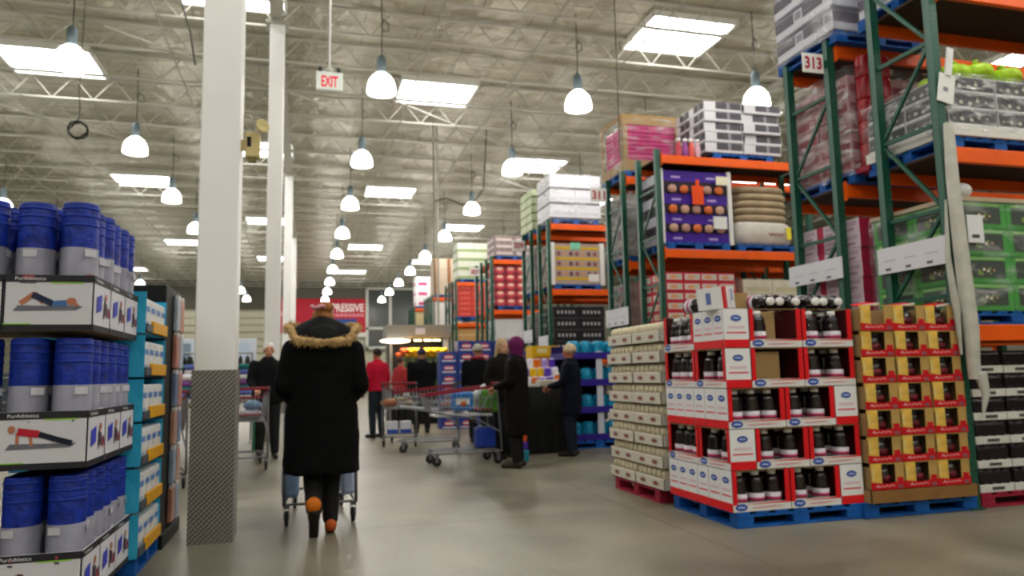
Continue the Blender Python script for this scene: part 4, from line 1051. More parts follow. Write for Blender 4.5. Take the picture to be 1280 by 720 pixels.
# ------------------------------------------------------------------ exit sign, emergency light, cable coil
er = thing('exit_sign', (.26, 9.2, 4.74))
b = MB().box(-.16, .16, -.03, .03, 0, .235, M('#e8efe6', .45, emit=.25), .008); fr = frame((-.16, -.03, 0), 'F')
b.text(fr, 'EXIT', .06, .035, .145, M('#e01838', .4, emit=.5), .004, width=.2, bold=.03); b.build('sign_box', er)
MB().tube([(0, 0, .235), (0, 0, CEIL-4.74-.02)], .014, M('#d9d9d6', .5), 8).build('stem', er)
b = MB().lathe([(.02, .0), (.045, .02), (.045, .05), (.02, .06)], M('#cfd0c8', .5), 10, (0, 0, .235)); b.build('canopy', er)
for x in (-.11, .11): MB().lathe([(0, 0), (.02, 0), (.032, .04), (0, .045)], M('#3c3c3c', .5), 10, (x, -.02, .25), (0, -1, .2)).build('lamp_head', er)
tag(er, 'white exit sign with red letters hanging on a pole', 'sign')
el = thing('emergency_light', (-.41, 5.96, 2.88)); CRM = M('#c9b982', .5)
MB().box(-.055, .055, -.05, .05, 0, .2, CRM, .012).build('housing', el)
MB().box(-.04, -.01, -.056, -.045, .08, .16, BLACK, .003).build('vent', el)
MB().lathe([(0, 0), (.03, 0), (.052, .05), (.055, .07), (.045, .07), (0, .055)], CRM, 14, (.045, -.02, .235), (.5, -1, .15)).build('lamp_head', el)
MB().box(-.03, .03, -.03, .03, -.03, .0, M('#8a7d55', .5), .005).build('bracket', el)
MB().box(-.09, -.05, -.02, .02, .06, .14, CRM).build('wall_mount', el)
tag(el, 'cream emergency light mounted high on the near white column', 'lamp')
cc = MB()
for k in range(4):
    cc.tube([(.115*cos(a*2*pi/20)*(1+.09*(k%3)), .05*sin(k*2+a), .12*sin(a*2*pi/20)+.004*k) for a in range(21)], .011, M('#1c1c1e', .5), 6)
r = thing('hanging_cable_coil', (-3.18, 11.6, 4.77)); cc.build('coil', r)
MB().tube([(0, 0, .1), (.01, 0, .35), (-.01, 0, .6), (.02, 0, 2.4), (0, 0, CEIL-4.77-.05)], .008, DK, 6).build('cord', r)
tag(r, 'black cable coil hanging on a long cord at the upper left', 'cable')
for (x, y, z0, r_, c, lab) in ((5.0, 11.0, 4.7, .009, '#2e2d2a', 'thin dark cable hanging beside the magenta bin'), (3.95, 22.5, 2.3, .035, '#a3a093', 'pale vertical pipe dropping behind the flower kiosk'), (3.75, 22.0, 2.4, .022, '#6b675c', 'dark drop conduit beside the pale pipe')):
    tag(MB().tube([(x, y, z0), (x, y, CEIL-.03)], r_, M(c, .5), 8).build('ceiling_drop'), lab, 'cable' if r_ < .02 else 'pipe')
tag(MB().tube([(3.75+1.6*t/14, 22.0-.03*t, 6.42+.12*sin(t*.55)+.5*(t/14)**6+(CEIL-7.25)*max(0,(t-13))) for t in range(15)], .022, DK, 6).build('slack_cable'), 'thick dark cable looping under the ceiling near the conduit', 'cable')
tag(MB().tube([(-2.53, 15.0, CEIL-.05), (-2.25, 15.1, 8.0), (-2.15, 15.15, 7.35)], .02, M('#222', .5) if 0 else DK, 6).build('slack_cable'), 'dark cable slanting across the upper left ceiling', 'cable')

# ------------------------------------------------------------------ far wall banner, notice board
bn = MB().box(-1.8, 4.35, -.03, .03, 0, 2.45, M('#b81e34', .6), .01); fr = frame((-1.8, -.03, 0), 'F')
bn.text(fr, 'IMPRESSIVE', 3.05, 1.5, .6, M('#f6e6e6', .6), .02, width=2.85, bold=.03)
[bn.rect(fr, 3.05+i*.29, 3.28+i*.29, 1.15, 1.38, M('#e08a94', .6), .02) for i in range(10)]
bn.rect(fr, 3.9, 5.4, .3, 1.0, M('#2a4a90', .6), .02); bn.oval(fr, 5.3, .3, .25, .1, M('#c9a05a', .6), .03)
bn.rect(fr, .1, 1.0, 1.2, 1.5, M('#e09aa4', .6), .02); bn.rect(fr, 3.0, 6.15, -.32, 0, M('#d9d6d2', .6), .03); bn.rect(fr, 3.0, 3.8, .3, 1.0, M('#e0202c', .6), .02)
o = tag(bn.build('banner', loc=(0, Y1-.35, 4.75)), 'red banner with white IMPRESSIVE lettering on the far wall', 'banner'); o.scale = (1.13, 1, 1.13)
pb_ = MB().box(-1.2, 1.2, -.05, .05, 0, .75, M('#cfd8e6', .5), .01); fr = frame((-1.2, -.05, 0), 'F')
for i, c in enumerate(('#7f93a8', '#2f3a48', '#98a8bc', '#e6e8ee', '#c0d0e8')): pb_.rect(fr, .08+i*.45, .4+i*.45, .1+.08*(i % 2), .6, M(c, .5), .008)
r = thing('photo_board', (-2.75, 26.0, 1.75)); pb_.build('board', r)
for x in (-1.0, 1.0): MB().box(x-.03, x+.03, -.03, .03, -1.75, 0, STEEL).build('leg', r)
tag(r, 'pale photo board standing far back on the left of the aisle', 'board')

# ------------------------------------------------------------------ people
def capsule(mb, a, b, ra, rb, m, n=12):
    a = Vector(a); b = Vector(b); d = (b-a); L = d.length
    if L < 1e-5: mb.ell(a, (ra, ra, ra), m, n, 7); return
    q = Vector((0, 0, 1)).rotation_difference(d/L); vs = []; fs = []; prof = []
    for i in range(5): t = -pi/2+i*pi/8; prof.append((ra*cos(t), ra*sin(t)))
    for i in range(5): t = i*pi/8; prof.append((rb*cos(t), L+rb*sin(t)))
    prof[0] = (1e-4, prof[0][1]); prof[-1] = (1e-4, prof[-1][1])
    for r, z in prof:
        for k in range(n): vs.append(a+q @ Vector((r*cos(2*pi*k/n), r*sin(2*pi*k/n), z)))
    K = len(prof)
    for i in range(K-1):
        for k in range(n): fs.append((i*n+k, i*n+(k+1) % n, (i+1)*n+(k+1) % n, (i+1)*n+k))
    fs.append(tuple(range(n))[::-1]); fs.append(tuple((K-1)*n+k for k in range(n)))
    mb.add(vs, fs, m, True)
def loft(mb, rings, m, n=24):
    """closed elliptical loft: rings of (z, rx, ry, cx, cy)"""
    vs = []; fs = []
    for z, rx, ry, cx, cy in rings:
        for k in range(n):
            a = 2*pi*k/n; vs.append((cx+rx*cos(a), cy+ry*sin(a), z))
    for i in range(len(rings)-1):
        for k in range(n): fs.append((i*n+k, i*n+(k+1) % n, (i+1)*n+(k+1) % n, (i+1)*n+k))
    fs.append(tuple(range(n))[::-1]); fs.append(tuple((len(rings)-1)*n+k for k in range(n)))
    mb.add(vs, fs, m, True)
def fuse(name, mb, voxel, parent, smooth=3, tex=None):
    me = mb.mesh(name); o = bpy.data.objects.new('tmp', me); C.objects.link(o)
    md = o.modifiers.new('r', 'REMESH'); md.mode = 'VOXEL'; md.voxel_size = voxel; md.use_smooth_shade = True
    if smooth: sm = o.modifiers.new('s', 'SMOOTH'); sm.factor = .5; sm.iterations = smooth
    if tex:
        t = bpy.data.textures.new('wrinkle', 'CLOUDS'); t.noise_scale = tex[0]
        dm = o.modifiers.new('d', 'DISPLACE'); dm.texture = t; dm.strength = tex[1]; dm.mid_level = .5
    bpy.context.view_layer.update()
    new = bpy.data.meshes.new_from_object(o.evaluated_get(bpy.context.evaluated_depsgraph_get()))
    bpy.data.objects.remove(o); bpy.data.meshes.remove(me); new.name = name
    r = bpy.data.objects.new(name, new); C.objects.link(r)
    if parent: adopt(r, parent)
    return r
def V(*a): return Vector(a)
def hand(mb, wr, d, side, m, grip=False, S=1.):
    """palm, four unequal bent fingers and a thumb leaving the side of the palm; d = forearm direction"""
    d = Vector(d).normalized(); up_ = V(0, 0, 1) if abs(d.z) < .8 else V(0, 1, 0)
    sd = d.cross(up_).normalized()             # across the palm
    dn = d.cross(sd).normalized()
    if dn.z > 0 and abs(d.z) < .8: dn = -dn
    if abs(d.z) >= .8: dn = V(-side, 0, 0)
    c = wr+d*.05*S
    for q in (-1, -.33, .33, 1): capsule(mb, wr+sd*q*.012*S+d*.005, wr+d*.085*S+sd*q*.03*S, .016*S, .0135*S, m, 8)
    for q, L in ((-1, .062), (-.33, .078), (.33, .072), (1, .055)):
        p0 = wr+d*.088*S+sd*q*.031*S; c1, c2 = (.75, .1) if grip else (.2, .45)
        p1 = p0+(d*(1-c1)+dn*c1).normalized()*L*.5*S
        p2 = p1+((d*(-.3)+dn*.9) if grip else (d*.8+dn*c2)).normalized()*L*.5*S
        capsule(mb, p0, p1, .0098*S, .0092*S, m, 7); capsule(mb, p1, p2, .0092*S, .0078*S, m, 7)
    t0 = wr+d*.03*S-sd*side*.03*S; t1 = t0+(d*.7-sd*side*.7+dn*.3).normalized()*.038*S; t2 = t1+(d*.9+dn*.5).normalized()*.03*S
    capsule(mb, t0, t1, .013*S, .0115*S, m, 7); capsule(mb, t1, t2, .0115*S, .009*S, m, 7)
def person(label, loc, rz, h=1.7, coat=('#0c0c0e', .95, .2, .235), trous='#15161a', shoe='#1a1512', hair=('#3a2a20', 'short'), hat=None,
           arms=None, legs=None, skin='#c08a70', lean=0., head=(0, 0), voxel=.009, fem=False, collar=None, sleeve=.052, collide=None, extra=None):
    S = h/1.7; r = thing('person', loc, rz); mS = M(skin, .5); b = MB()
    P = lambda x, y, z: V(x, y, z)*S
    L = lean
    hip = P(0, 0, .93); chest = P(0, L*.7, 1.27); neck = P(0, L, 1.46); hd = P(head[0], L+head[1]+.015, 1.585)
    arms = arms or [(V(-.25, -.02, 1.14), V(-.24, .10, .90)), (V(.25, -.02, 1.14), V(.24, .10, .90))]
    legs = legs or [(V(-.10, .03, .49), V(-.11, 0, .08), 0), (V(.10, .03, .49), V(.11, 0, .08), 0)]
    capsule(b, hip, P(0, L*.3, 1.1), .125*S, .115*S, mS); capsule(b, P(0, L*.3, 1.1), chest, .115*S, .125*S, mS)
    capsule(b, P(-.1, L*.85, 1.36), P(.1, L*.85, 1.36), .085*S, .085*S, mS); capsule(b, neck-V(0, 0, .05), hd-V(0, 0, .03), .055*S, .052*S, mS)
    # head: cranium, jaw, nose, ears
    b.ell(hd+P(0, -.005, .02), (.074*S, .093*S, .092*S), mS, 16, 12); b.ell(hd+P(0, .028, -.05), (.052*S, .058*S, .058*S), mS, 14, 9)
    capsule(b, hd+P(0, .088, .012), hd+P(0, .108, -.022), .009*S, .014*S, mS, 8)
    for sx in (-1, 1): b.ell(hd+P(sx*.077, -.005, -.005), (.012*S, .02*S, .032*S), mS, 8, 6)
    capsule(b, hd+P(-.02, .082, -.058), hd+P(.02, .082, -.058), .008*S, .008*S, mS, 6)
    for sx, (el_, wr_) in zip((-1, 1), arms):
        el_, wr_ = el_*S, wr_*S; sh = P(sx*.165, L*.9, 1.385)
        capsule(b, sh, el_, .055*S, .042*S, mS); capsule(b, el_, wr_, .042*S, .028*S, mS); hand(b, wr_, wr_-el_, sx, mS, abs((wr_-el_).normalized().z) < .7, S)
    for sx, (kn, an, ft) in zip((-1, 1), legs):
        kn, an = kn*S, an*S
        capsule(b, hip+P(sx*.09, 0, -.04), kn, .088*S, .058*S, mS); capsule(b, kn, an, .056*S, .038*S, mS)
        td = V(0, cos(ft), sin(ft)); capsule(b, an+V(0, -.02, -.03)*S, an+td*.15*S+V(0, 0, -.045)*S, .035*S, .028*S, mS)
    fuse('body', b, voxel, r, 2)
    # eyes and mouth
    e = MB()
    for sx in (-1, 1): e.ell(hd+P(sx*.03, .083, .018), (.011*S, .008*S, .007*S), M('#241a16', .3), 8, 6)
    e.build('eyes', r)
    e = MB(); e.ell(hd+P(0, .0925, -.056), (.022*S, .006*S, .007*S), M('#8c4a44', .5), 10, 6); e.build('mouth', r)
    # trousers
    if trous:
        b = MB(); mt_ = M(trous, .8)
        capsule(b, hip, hip+P(0, 0, .08), .15*S, .14*S, mt_)
        for sx, (kn, an, ft) in zip((-1, 1), legs):
            kn, an = kn*S, an*S; capsule(b, hip+P(sx*.085, 0, -.04), kn, .108*S, .078*S, mt_); capsule(b, kn, an+P(0, 0, .03), .078*S, .062*S, mt_)
        fuse('trousers', b, .014, r, 3, (.12, .012))
    # shoes
    for sx, (kn, an, ft) in zip((-1, 1), legs):
        an = an*S; b = MB(); ms = M(shoe, .5)
        td = V(0, cos(ft), sin(ft)); nd = V(0, -sin(ft), cos(ft))
        heel = an+td*(-.045)*S-nd*.035*S; toe = an+td*.175*S-nd*.045*S
        capsule(b, heel, heel+td*.05*S, .044*S, .046*S, ms, 10); capsule(b, heel, toe, .042*S, .036*S, ms, 10); capsule(b, an+nd*.06*S, heel+td*.03, .052*S, .046*S, ms, 10)
        for q in (-1, 1): capsule(b, heel+V(q*.012*S, 0, 0)-nd*.03*S, toe+V(q*.014*S, 0, 0)-nd*.018*S, .016*S, .016*S, ms, 8)
        fuse('shoe', b, .009, r, 2)
    # coat
    cc_, hem, rh, rs = coat; b = MB(); mc = M(cc_, .85, spec=.12)
    zc = lambda z: L*max(0, min(1, (z-.9)/.5))
    rings = [(hem*S, rh*S, rh*.72*S, 0, zc(hem)*S)]
    if hem < .9: rings.append((.9*S, (rh*.4+rs*.55)*S, .17*S, 0, 0))
    rings += [(1.1*S, (rs*.86)*S, .155*S, 0, zc(1.1)*S), (1.3*S, rs*.93*S, .16*S, 0, zc(1.3)*S), (1.40*S, rs*.86*S, .13*S, 0, zc(1.4)*S), (1.455*S, .11*S, .09*S, 0, zc(1.45)*S), (1.50*S, .072*S, .07*S, 0, zc(1.5)*S)]
    loft(b, rings, mc)
    for sx, (el_, wr_) in zip((-1, 1), arms):
        el_, wr_ = el_*S, wr_*S; sh = P(sx*max(rs-.06, .165), L*.9, 1.375)
        capsule(b, sh, el_, (sleeve+.024)*S, (sleeve+.006)*S, mc); capsule(b, el_, wr_-(wr_-el_).normalized()*.01, (sleeve+.006)*S, (sleeve-.008)*S, mc)
    fuse('coat' if hem < .8 else 'jacket', b, .015, r, 2, (.16, .022))
    if collar:
        b = MB(); b.tube([(.1*S*cos(t*pi/8), (L+.01+.085*sin(t*pi/8))*S, 1.475*S) for t in range(17)], .03*S, M(collar, .8), 8); b.build('scarf', r)
    # hair and hat
    if hair:
        hc, hk = hair; b = MB(); mh = M(hc, .7, noise=.25, nscale=30)
        b.ell(hd+P(0, -.018, .045), (.087*S, .097*S, .088*S), mh, 16, 10)
        if hk == 'long':
            for q in range(-3, 4): capsule(b, hd+P(q*.025, -.065+abs(q)*.014, .03), hd+P(q*.033, -.075+abs(q)*.012, -.2), .03*S, .026*S, mh, 8)
        if hk == 'bun': b.ell(hd+P(.015, -.06, .125), (.066*S, .055*S, .05*S), mh, 12, 8)
        fuse('hair', b, .009, r, 1, (.02, .008))
    if hat:
        hc, hk = hat; b = MB(); mh = M(hc, .85, noise=.15, nscale=40)
        if hk == 'beanie': b.ell(hd+P(0, -.012, .055), (.094*S, .106*S, .088*S), mh, 18, 12); b.lathe([(.088*S, 0), (.099*S, .005), (.099*S, .04*S), (.09*S, .045*S)], mh, 20, hd+P(0, -.012, .018), None, 1, 1.1)
        if hk == 'cap':
            b.ell(hd+P(0, -.01, .05), (.09*S, .104*S, .075*S), mh, 18, 12); b.ell(hd+P(0, .11, .035), (.065*S, .06*S, .01*S), mh, 14, 6)
        if hk == 'hood':
            b.ell(hd+P(0, -.02, .02), (.105*S, .115*S, .125*S), mh, 18, 12); capsule(b, hd+P(0, -.02, -.05), P(0, L-.01, 1.45), .1*S, .085*S, mh)
        fuse('hat' if hk != 'hood' else 'hood', b, .01, r, 2)
    tag(r, label, 'person')
    return r, hd, S
# --- the shopper in the long black coat, seen from behind, mid-stride, pushing a cart
r, hd, S = person('person in a long black coat with a fur-trimmed hood, walking away with a cart', (.135, 5.97, 0), 0, 1.70, coat=('#050506', .45, .29, .285),
    trous='#0d0d10', shoe='#17130f', hair=('#8a5a2c', 'bun'),
    arms=[(V(-.285, -.03, 1.10), V(-.22, .25, 1.0)), (V(.285, -.03, 1.10), V(.22, .25, 1.0))],
    legs=[(V(-.07, .02, .50), V(-.055, -.17, .175), -1.05), (V(.075, .10, .49), V(.07, .02, .075), 0)], sleeve=.07, voxel=.008)
FUR = M('#b99a68', .9, noise=.4, nscale=45)
b = MB(); mh = M('#0c0d10', .8)                     # hood lying over the back of the head
b.ell(hd+V(0, -.035, -.035), (.115, .115, .115), mh, 18, 12); capsule(b, hd+V(0, -.05, -.06), V(0, -.05, 1.49), .12, .15, mh); capsule(b, V(-.13, -.03, 1.47), V(.13, -.03, 1.47), .10, .10, mh); capsule(b, hd+V(0, -.05, -.02), V(-.14, -.04, 1.5), .10, .09, mh); capsule(b, hd+V(0, -.05, -.02), V(.14, -.04, 1.5), .10, .09, mh)
fuse('hood', b, .012, r, 3, (.1, .02))
b = MB()
ring = []
for i in range(33):
    a = 2*pi*i/32; ring.append((.262*cos(a), -.02+.15*sin(a), 1.525-.035*sin(-a)*1.0+(.03 if abs(cos(a)) > .8 else 0)-(.05 if sin(a) < -.5 else 0)))
b.tube(ring, .031, FUR, 10)
rnd = random.Random(4)
for i in range(1500):
    a = rnd.uniform(0, 2*pi); k = int(a/(2*pi)*32); p = Vector(ring[k]).lerp(Vector(ring[k+1]), a/(2*pi)*32-k)
    dv = Vector((rnd.gauss(0, 1), rnd.gauss(0, 1), rnd.gauss(0, 1))).normalized(); q = p+dv*.027
    t = dv.orthogonal().normalized()*.006; e_ = q+(dv+Vector((0, 0, -.5))).normalized()*rnd.uniform(.02, .038)
    t2 = dv.cross(t).normalized()*.006
    b.add([q-t, q+t, q+t2, e_], [(0, 1, 3), (1, 2, 3), (2, 0, 3)], FUR)
b.build('fur_trim', r)
b = MB(); b.tube([(.045*cos(t*pi/8), -.06+.045*sin(t*pi/8), .0+.008*sin(t)) for t in range(17)], .014, M('#c98f98', .7), 8); b.v = [tuple(Vector(q)+hd+V(-.04, -.05, .125)) for q in b.v]; b.build('headband', r)
for (x, y, z, s_) in ((-.06, -.20, .245, 1), (.07, -.02, .06, .8)):
    b = MB(); b.ell((x, y-.03, z), (.056*s_, .045, .058*s_), M('#cc6c10' if s_ == 1 else '#b0501c', .7), 14, 9); o = b.build('shoe_heel_patch', r); o['label'] = 'orange heel patch'

# --- others in the middle distance
person('person in a purple hooded scarf, dark coat and brown boots by the black table', (2.60, 9.12, 0), radians(62), 1.62, coat=('#0c0b0a', .42, .22, .215),
       trous='#0f0f12', shoe='#2c1c14', hair=None, hat=('#5c1048', 'hood'), arms=[(V(-.22, .04, 1.12), V(-.15, .26, 1.05)), (V(.22, .04, 1.12), V(.13, .28, 1.04))])
person('person with blonde hair and a dark jacket, half hidden behind the purple hood', (2.70, 10.2, 0), radians(-160), 1.66, coat=('#16120f', .8, .2, .21), hair=('#b09470', 'long'), skin='#d0a084')
person('person in a pale knitted cap and dark navy coat at the sample table', (3.66, 10.02, 0), radians(58), 1.56, coat=('#0d1220', .62, .2, .22), trous='#10182c',
       hair=('#8a8078', 'short'), hat=('#c4b293', 'beanie'), skin='#b06e50', arms=[(V(-.21, .1, 1.12), V(-.14, .32, 1.06)), (V(.21, .08, 1.12), V(.13, .32, 1.05))])
person('person in a grey beanie and black coat with a red scarf, seen from behind', (2.92, 12.7, 0), radians(-10), 1.68, coat=('#0d0d12', .7, .24, .27), hair=('#6a4a36', 'short'), hat=('#a8a49a', 'beanie'), collar='#8c1c2c', voxel=.012)
person('person with black hair turned sideways between the grey beanie and the blonde shopper', (3.27, 12.2, 0), radians(75), 1.60, coat=('#14161c', .8, .2, .22), hair=('#15110f', 'short'), skin='#b87c58', voxel=.012)
person('person in a black jacket with a blue cap facing the flower kiosk', (2.33, 15.3, 0), 0, 1.72, coat=('#0b0b0e', .7, .26, .29), hair=('#2a2320', 'short'), hat=('#2f6fc0', 'cap'), voxel=.012)
person('person in a red pullover and dark trousers beyond the long black coat', (1.36, 14.6, 0), radians(35), 1.70, coat=('#b01530', .88, .19, .24), trous='#16202a', hair=('#241a16', 'short'), skin='#a8704e', voxel=.012)
person('person with white hair in a dark open jacket, facing the viewer behind a cart', (-.52, 11.7, 0), radians(-172), 1.70, coat=('#101012', .8, .22, .26), hair=('#dcd8d2', 'short'), skin='#c48a6c', voxel=.01,
       arms=[(V(-.26, .06, 1.14), V(-.2, .3, 1.02)), (V(.26, .06, 1.14), V(.2, .3, 1.02))])
person('person in a dark green jacket far back between the columns', (-1.55, 15.5, 0), radians(20), 1.66, coat=('#161a12', .8, .24, .27), hair=('#2c2620', 'short'), voxel=.014)
person('person in a red top beside the flower kiosk', (2.1, 17.0, 0), radians(-60), 1.58, coat=('#a03034', .85, .2, .23), hair=('#3a241c', 'short'), voxel=.014)

# ------------------------------------------------------------------ shopping carts
RC = M('#7c1026', .5); WR = M('#a2a5aa', .3, .7); FR_ = M('#77797d', .4, .5)
def make_cart(rim=RC, L=1.0, W=.56):
    r = thing('shopping_cart'); b = MB(); zt0, zt1, zf0, zf1 = 1.0, .90, .62, .70; wn = W*.80
    def wd(t): return (W+(wn-W)*t)/2
    def corner(t, s_, top):
        y = .08+t*(L-.08)
        return V(s_*wd(t)*(1 if top else .9), y if top else .12+t*(L-.2), (zt0+(zt1-zt0)*t) if top else (zf0+(zf1-zf0)*t))
    N = 16
    for i in range(N+1):
        t = i/N
        for s_ in (-1, 1): b.tube([corner(t, s_, True), corner(t, s_, False)], .0038, WR, 4, False)
        b.tube([corner(t, -1, False), corner(t, 1, False)], .0035, WR, 4, False)
    for k in range(11):
        u = k/10*2-1
        for t in (0, 1): b.tube([V(u*wd(t), corner(t, 1, True).y, corner(t, 1, True).z), V(u*wd(t)*.9, corner(t, 1, False).y, corner(t, 1, False).z)], .0038, WR, 4, False)
        b.tube([V(u*wd(0)*.9, .12, zf0), V(u*wd(1)*.9, L-.08, zf1)], .0035, WR, 4, False)
    for f in (.35, .7):
        for s_ in (-1, 1): b.tube([corner(0, s_, True).lerp(corner(0, s_, False), f), corner(1, s_, True).lerp(corner(1, s_, False), f)], .0045, WR, 4, False)
    b.build('wire_basket', r)
    b = MB()
    for s_ in (-1, 1): b.bar(corner(0, s_, True)+V(0, 0, .01), corner(1, s_, True)+V(0, 0, .01), .022, .035, rim)
    b.bar(corner(1, -1, True)+V(0, 0, .01), corner(1, 1, True)+V(0, 0, .01), .022, .035, rim); o = b.build('rim_guard', r); o['label'] = 'dark red plastic rim'
    b = MB().tube([(-W/2+.0, -.02, 1.045), (W/2, -.02, 1.045)], .019, rim, 12)
    for s_ in (-1, 1): b.bar((s_*W/2, -.03, 1.05), (s_*W/2, .1, 1.0), .035, .05, M('#3a3b3f', .5))
    b.box(-.12, .12, -.045, .005, 1.03, 1.062, rim, .008); b.build('handle', r)
    b = MB()
    for k in range(7): b.tube([(-W*.4+k*W*.8/6, .1, .95), (-W*.4+k*W*.8/6, .26, .72)], .0035, WR, 4, False)
    b.box(-W*.38, W*.38, .11, .30, .70, .715, M('#8f2036', .5), .004); b.build('child_seat', r)
    b = MB()
    for s_ in (-1, 1):
        b.tube([(s_*W/2*.98, .06, 1.0), (s_*W/2, .02, .45), (s_*W/2, .0, .17), (s_*W/2*.95, .4, .165), (s_*wn/2, L-.1, .165)], .013, FR_, 8)
        b.tube([(s_*W/2, .03, .42), (s_*W/2*.86, .35, .60), (s_*wn/2*.85, L-.12, .68)], .011, FR_, 8)
    b.tube([(-wn/2, L-.1, .165), (0, L-.04, .165), (wn/2, L-.1, .165)], .013, FR_, 8); b.tube([(-W/2, .02, .17), (W/2, .02, .17)], .011, FR_, 8)
    b.build('frame', r)
    b = MB()
    for k in range(8): b.tube([(-W*.38+k*W*.76/7, .05, .19), (-wn*.38+k*wn*.76/7, L-.12, .19)], .005, FR_, 5, False)
    b.build('bottom_rack', r)
    wb_ = MB().lathe([(.012, -.016), (.05, -.016), (.06, -.01), (.06, .01), (.05, .016), (.012, .016)], M('#1f1f22', .6), 16, (0, 0, .06), (1, 0, 0))
    ck = None
    for (x, y) in ((-W/2+.02, .05), (W/2-.02, .05), (-wn/2+.02, L-.14), (wn/2-.02, L-.14)):
        if ck is None:
            ck = wb_.build('wheel', r, (x, y, 0))
            fk = MB(); fk.box(-.024, -.019, -.02, .02, .05, .14, FR_); fk.box(.019, .024, -.02, .02, .05, .14, FR_); fk.box(-.024, .024, -.025, .025, .135, .16, FR_); fk.build('caster_fork', ck)
        else: dup(ck, (x, y, 0), parent=r)
    return r
CART = Proto(make_cart())
def cart(loc, rz, label): return tag(CART.put(loc, rz), label, 'shopping cart', 'shopping carts')
def item(loc, rz, mb, name, label, cat, rot=None):
    o = mb.build(name, loc=loc, rz=rz)
    if rot: o.rotation_euler = rot
    return tag(o, label, cat)
# the cart pushed by the black coat
cart((.135, 6.28, 0), 0, 'shopping cart pushed by the person in the long black coat')
item((.0, 6.75, .66), .1, MB().box(-.16, .16, -.2, .2, 0, .2, M('#c9cdd6', .5), .02), 'grocery_box', 'pale box in the cart ahead of the long black coat', 'box')
item((.36, 6.62, .20), 0, MB().box(-.06, .06, -.2, .2, 0, .24, M('#a8b8d8', .3, noise=.2), .03), 'water_pack', 'pale blue pack on the lower rack, right of the black coat legs', 'pack')
item((-.10, 6.62, .20), 0, MB().box(-.07, .07, -.2, .2, 0, .24, M('#7fa0c4', .3, noise=.3), .03), 'water_pack', 'bluish pack on the lower rack, left of the black coat legs', 'pack')
# side-on cart beside the purple hood
cart((2.50, 9.86, 0), radians(93), 'shopping cart side-on beside the person in the purple hood')
item((2.04, 9.72, .70), 0, MB().box(-.17, .12, -.06, .06, 0, .24, M('#2f7fd0', .35, noise=.15, nscale=5), .03).box(-.12, .06, -.064, -.058, .08, .16, WHITE, .001).ell((-.02, -.063, .09), (.05, .006, .035), M('#c8602c', .5), 10, 6), 'chip_bag', 'blue and white bag standing in the side-on cart', 'bag')
b = MB(); b.tube([(-.24, 0, -.05), (-.1, 0, .02), (.08, 0, .17), (.2, 0, .29)], [.035, .06, .06, .03], M('#c5cfcc', .25, bump=.8, nscale=14), 12)
item((2.16, 9.82, .73), 0, b, 'plastic_roll', 'long pale plastic-wrapped roll leaning in the side-on cart', 'roll')
item((2.40, 9.84, .66), 0, MB().box(-.11, .11, -.1, .1, 0, .30, M('#4f8f22', .6, noise=.2), .03), 'shopping_bag', 'green bag in the side-on cart near its handle', 'bag')
item((2.05, 9.84, .625), 0, MB().box(-.42, .36, -.2, .2, 0, .03, M('#d3d3d6', .4), .008), 'flat_tray', 'flat pale tray lying on the floor of the side-on cart', 'tray')
item((2.34, 9.84, .20), 0, MB().box(-.13, .13, -.13, .13, 0, .27, M('#1b3a9c', .5, noise=.2), .03), 'shopping_bag', 'blue bag on the lower rack of the side-on cart', 'bag')
item((2.18, 9.87, .93), 0, MB().ell((.3, 0, .05), (.08, .05, .035), M('#d0a8a0', .5), 12, 7), 'wrapped_loaf', 'small pinkish packet on top of the side-on cart', 'packet')
item((2.80, 9.70, 0), .1, MB().box(-.09, .09, -.1, .1, 0, .16, M('#1e8098', .5), .02).box(-.08, .08, -.09, .09, .16, .26, M('#4a2c9a', .5), .02).box(-.07, .07, -.08, .08, .26, .38, M('#d85a1e', .5), .02), 'tote_bag', 'orange, purple and teal tote on the floor behind the purple-hooded person', 'bag')
# cart seen from its handle end
cart((1.52, 12.45, 0), radians(-12), 'shopping cart with bakery goods, seen end-on left of the side-on cart')
for i, (x, y, z, c, sx, sz) in enumerate(((1.38, 12.72, .72, '#a86a3c', .15, .07), (1.58, 12.78, .78, '#d8c070', .14, .04), (1.70, 12.7, .70, '#c9b46a', .1, .06), (1.72, 12.86, .78, '#c03040', .05, .06), (1.66, 12.62, .85, '#c8ccd0', .05, .07))):
    item((x, y, z), 0, MB().ell((0, 0, 0), (sx, .12, sz), M(c, .45, noise=.2), 12, 8), 'bakery_bag', ('brown bread bag', 'yellow wrapped pastry bag', 'straw-coloured bag', 'small red packet', 'silvery packet')[i]+' in the end-on cart', 'bag')
for i, x in enumerate((1.42, 1.64)):
    item((x, 12.62, .20), 0, MB().box(-.09, .09, -.1, .1, 0, .22, M('#d4d8e0', .5), .01).box(-.092, .092, -.104, -.1, .02, .09, M('#2a4aa0', .5)), 'carton_pack', 'white and blue pack under the end-on cart, %s' % ('left', 'right')[i], 'pack')
cart((2.35, 11.6, 0), radians(80), 'shopping cart just behind the side-on cart, dark red rim')
cart((-.72, 10.15, 0), radians(4), 'shopping cart pushed by the white-haired person, left of the black coat')
item((-.75, 10.55, .66), .2, MB().box(-.18, .18, -.16, .16, 0, .1, M('#b9bcc6', .5, noise=.2), .03), 'bread_bag', 'pale bags in the cart of the white-haired person', 'bag')
item((-.66, 10.5, .76), .2, MB().ell((0, 0, .06), (.12, .1, .07), M('#6f93b4', .5, noise=.3), 12, 8), 'produce_bag', 'bluish bag atop the pale bags in the left cart', 'bag')
cart((-1.50, 8.8, 0), radians(10), 'shopping cart with orange goods left of the near white column')
item((-1.55, 9.3, .68), .2, MB().box(-.17, .17, -.18, .18, 0, .26, M('#b8733a', .6), .02), 'brown_box', 'orange-brown box in the cart left of the near column', 'box')

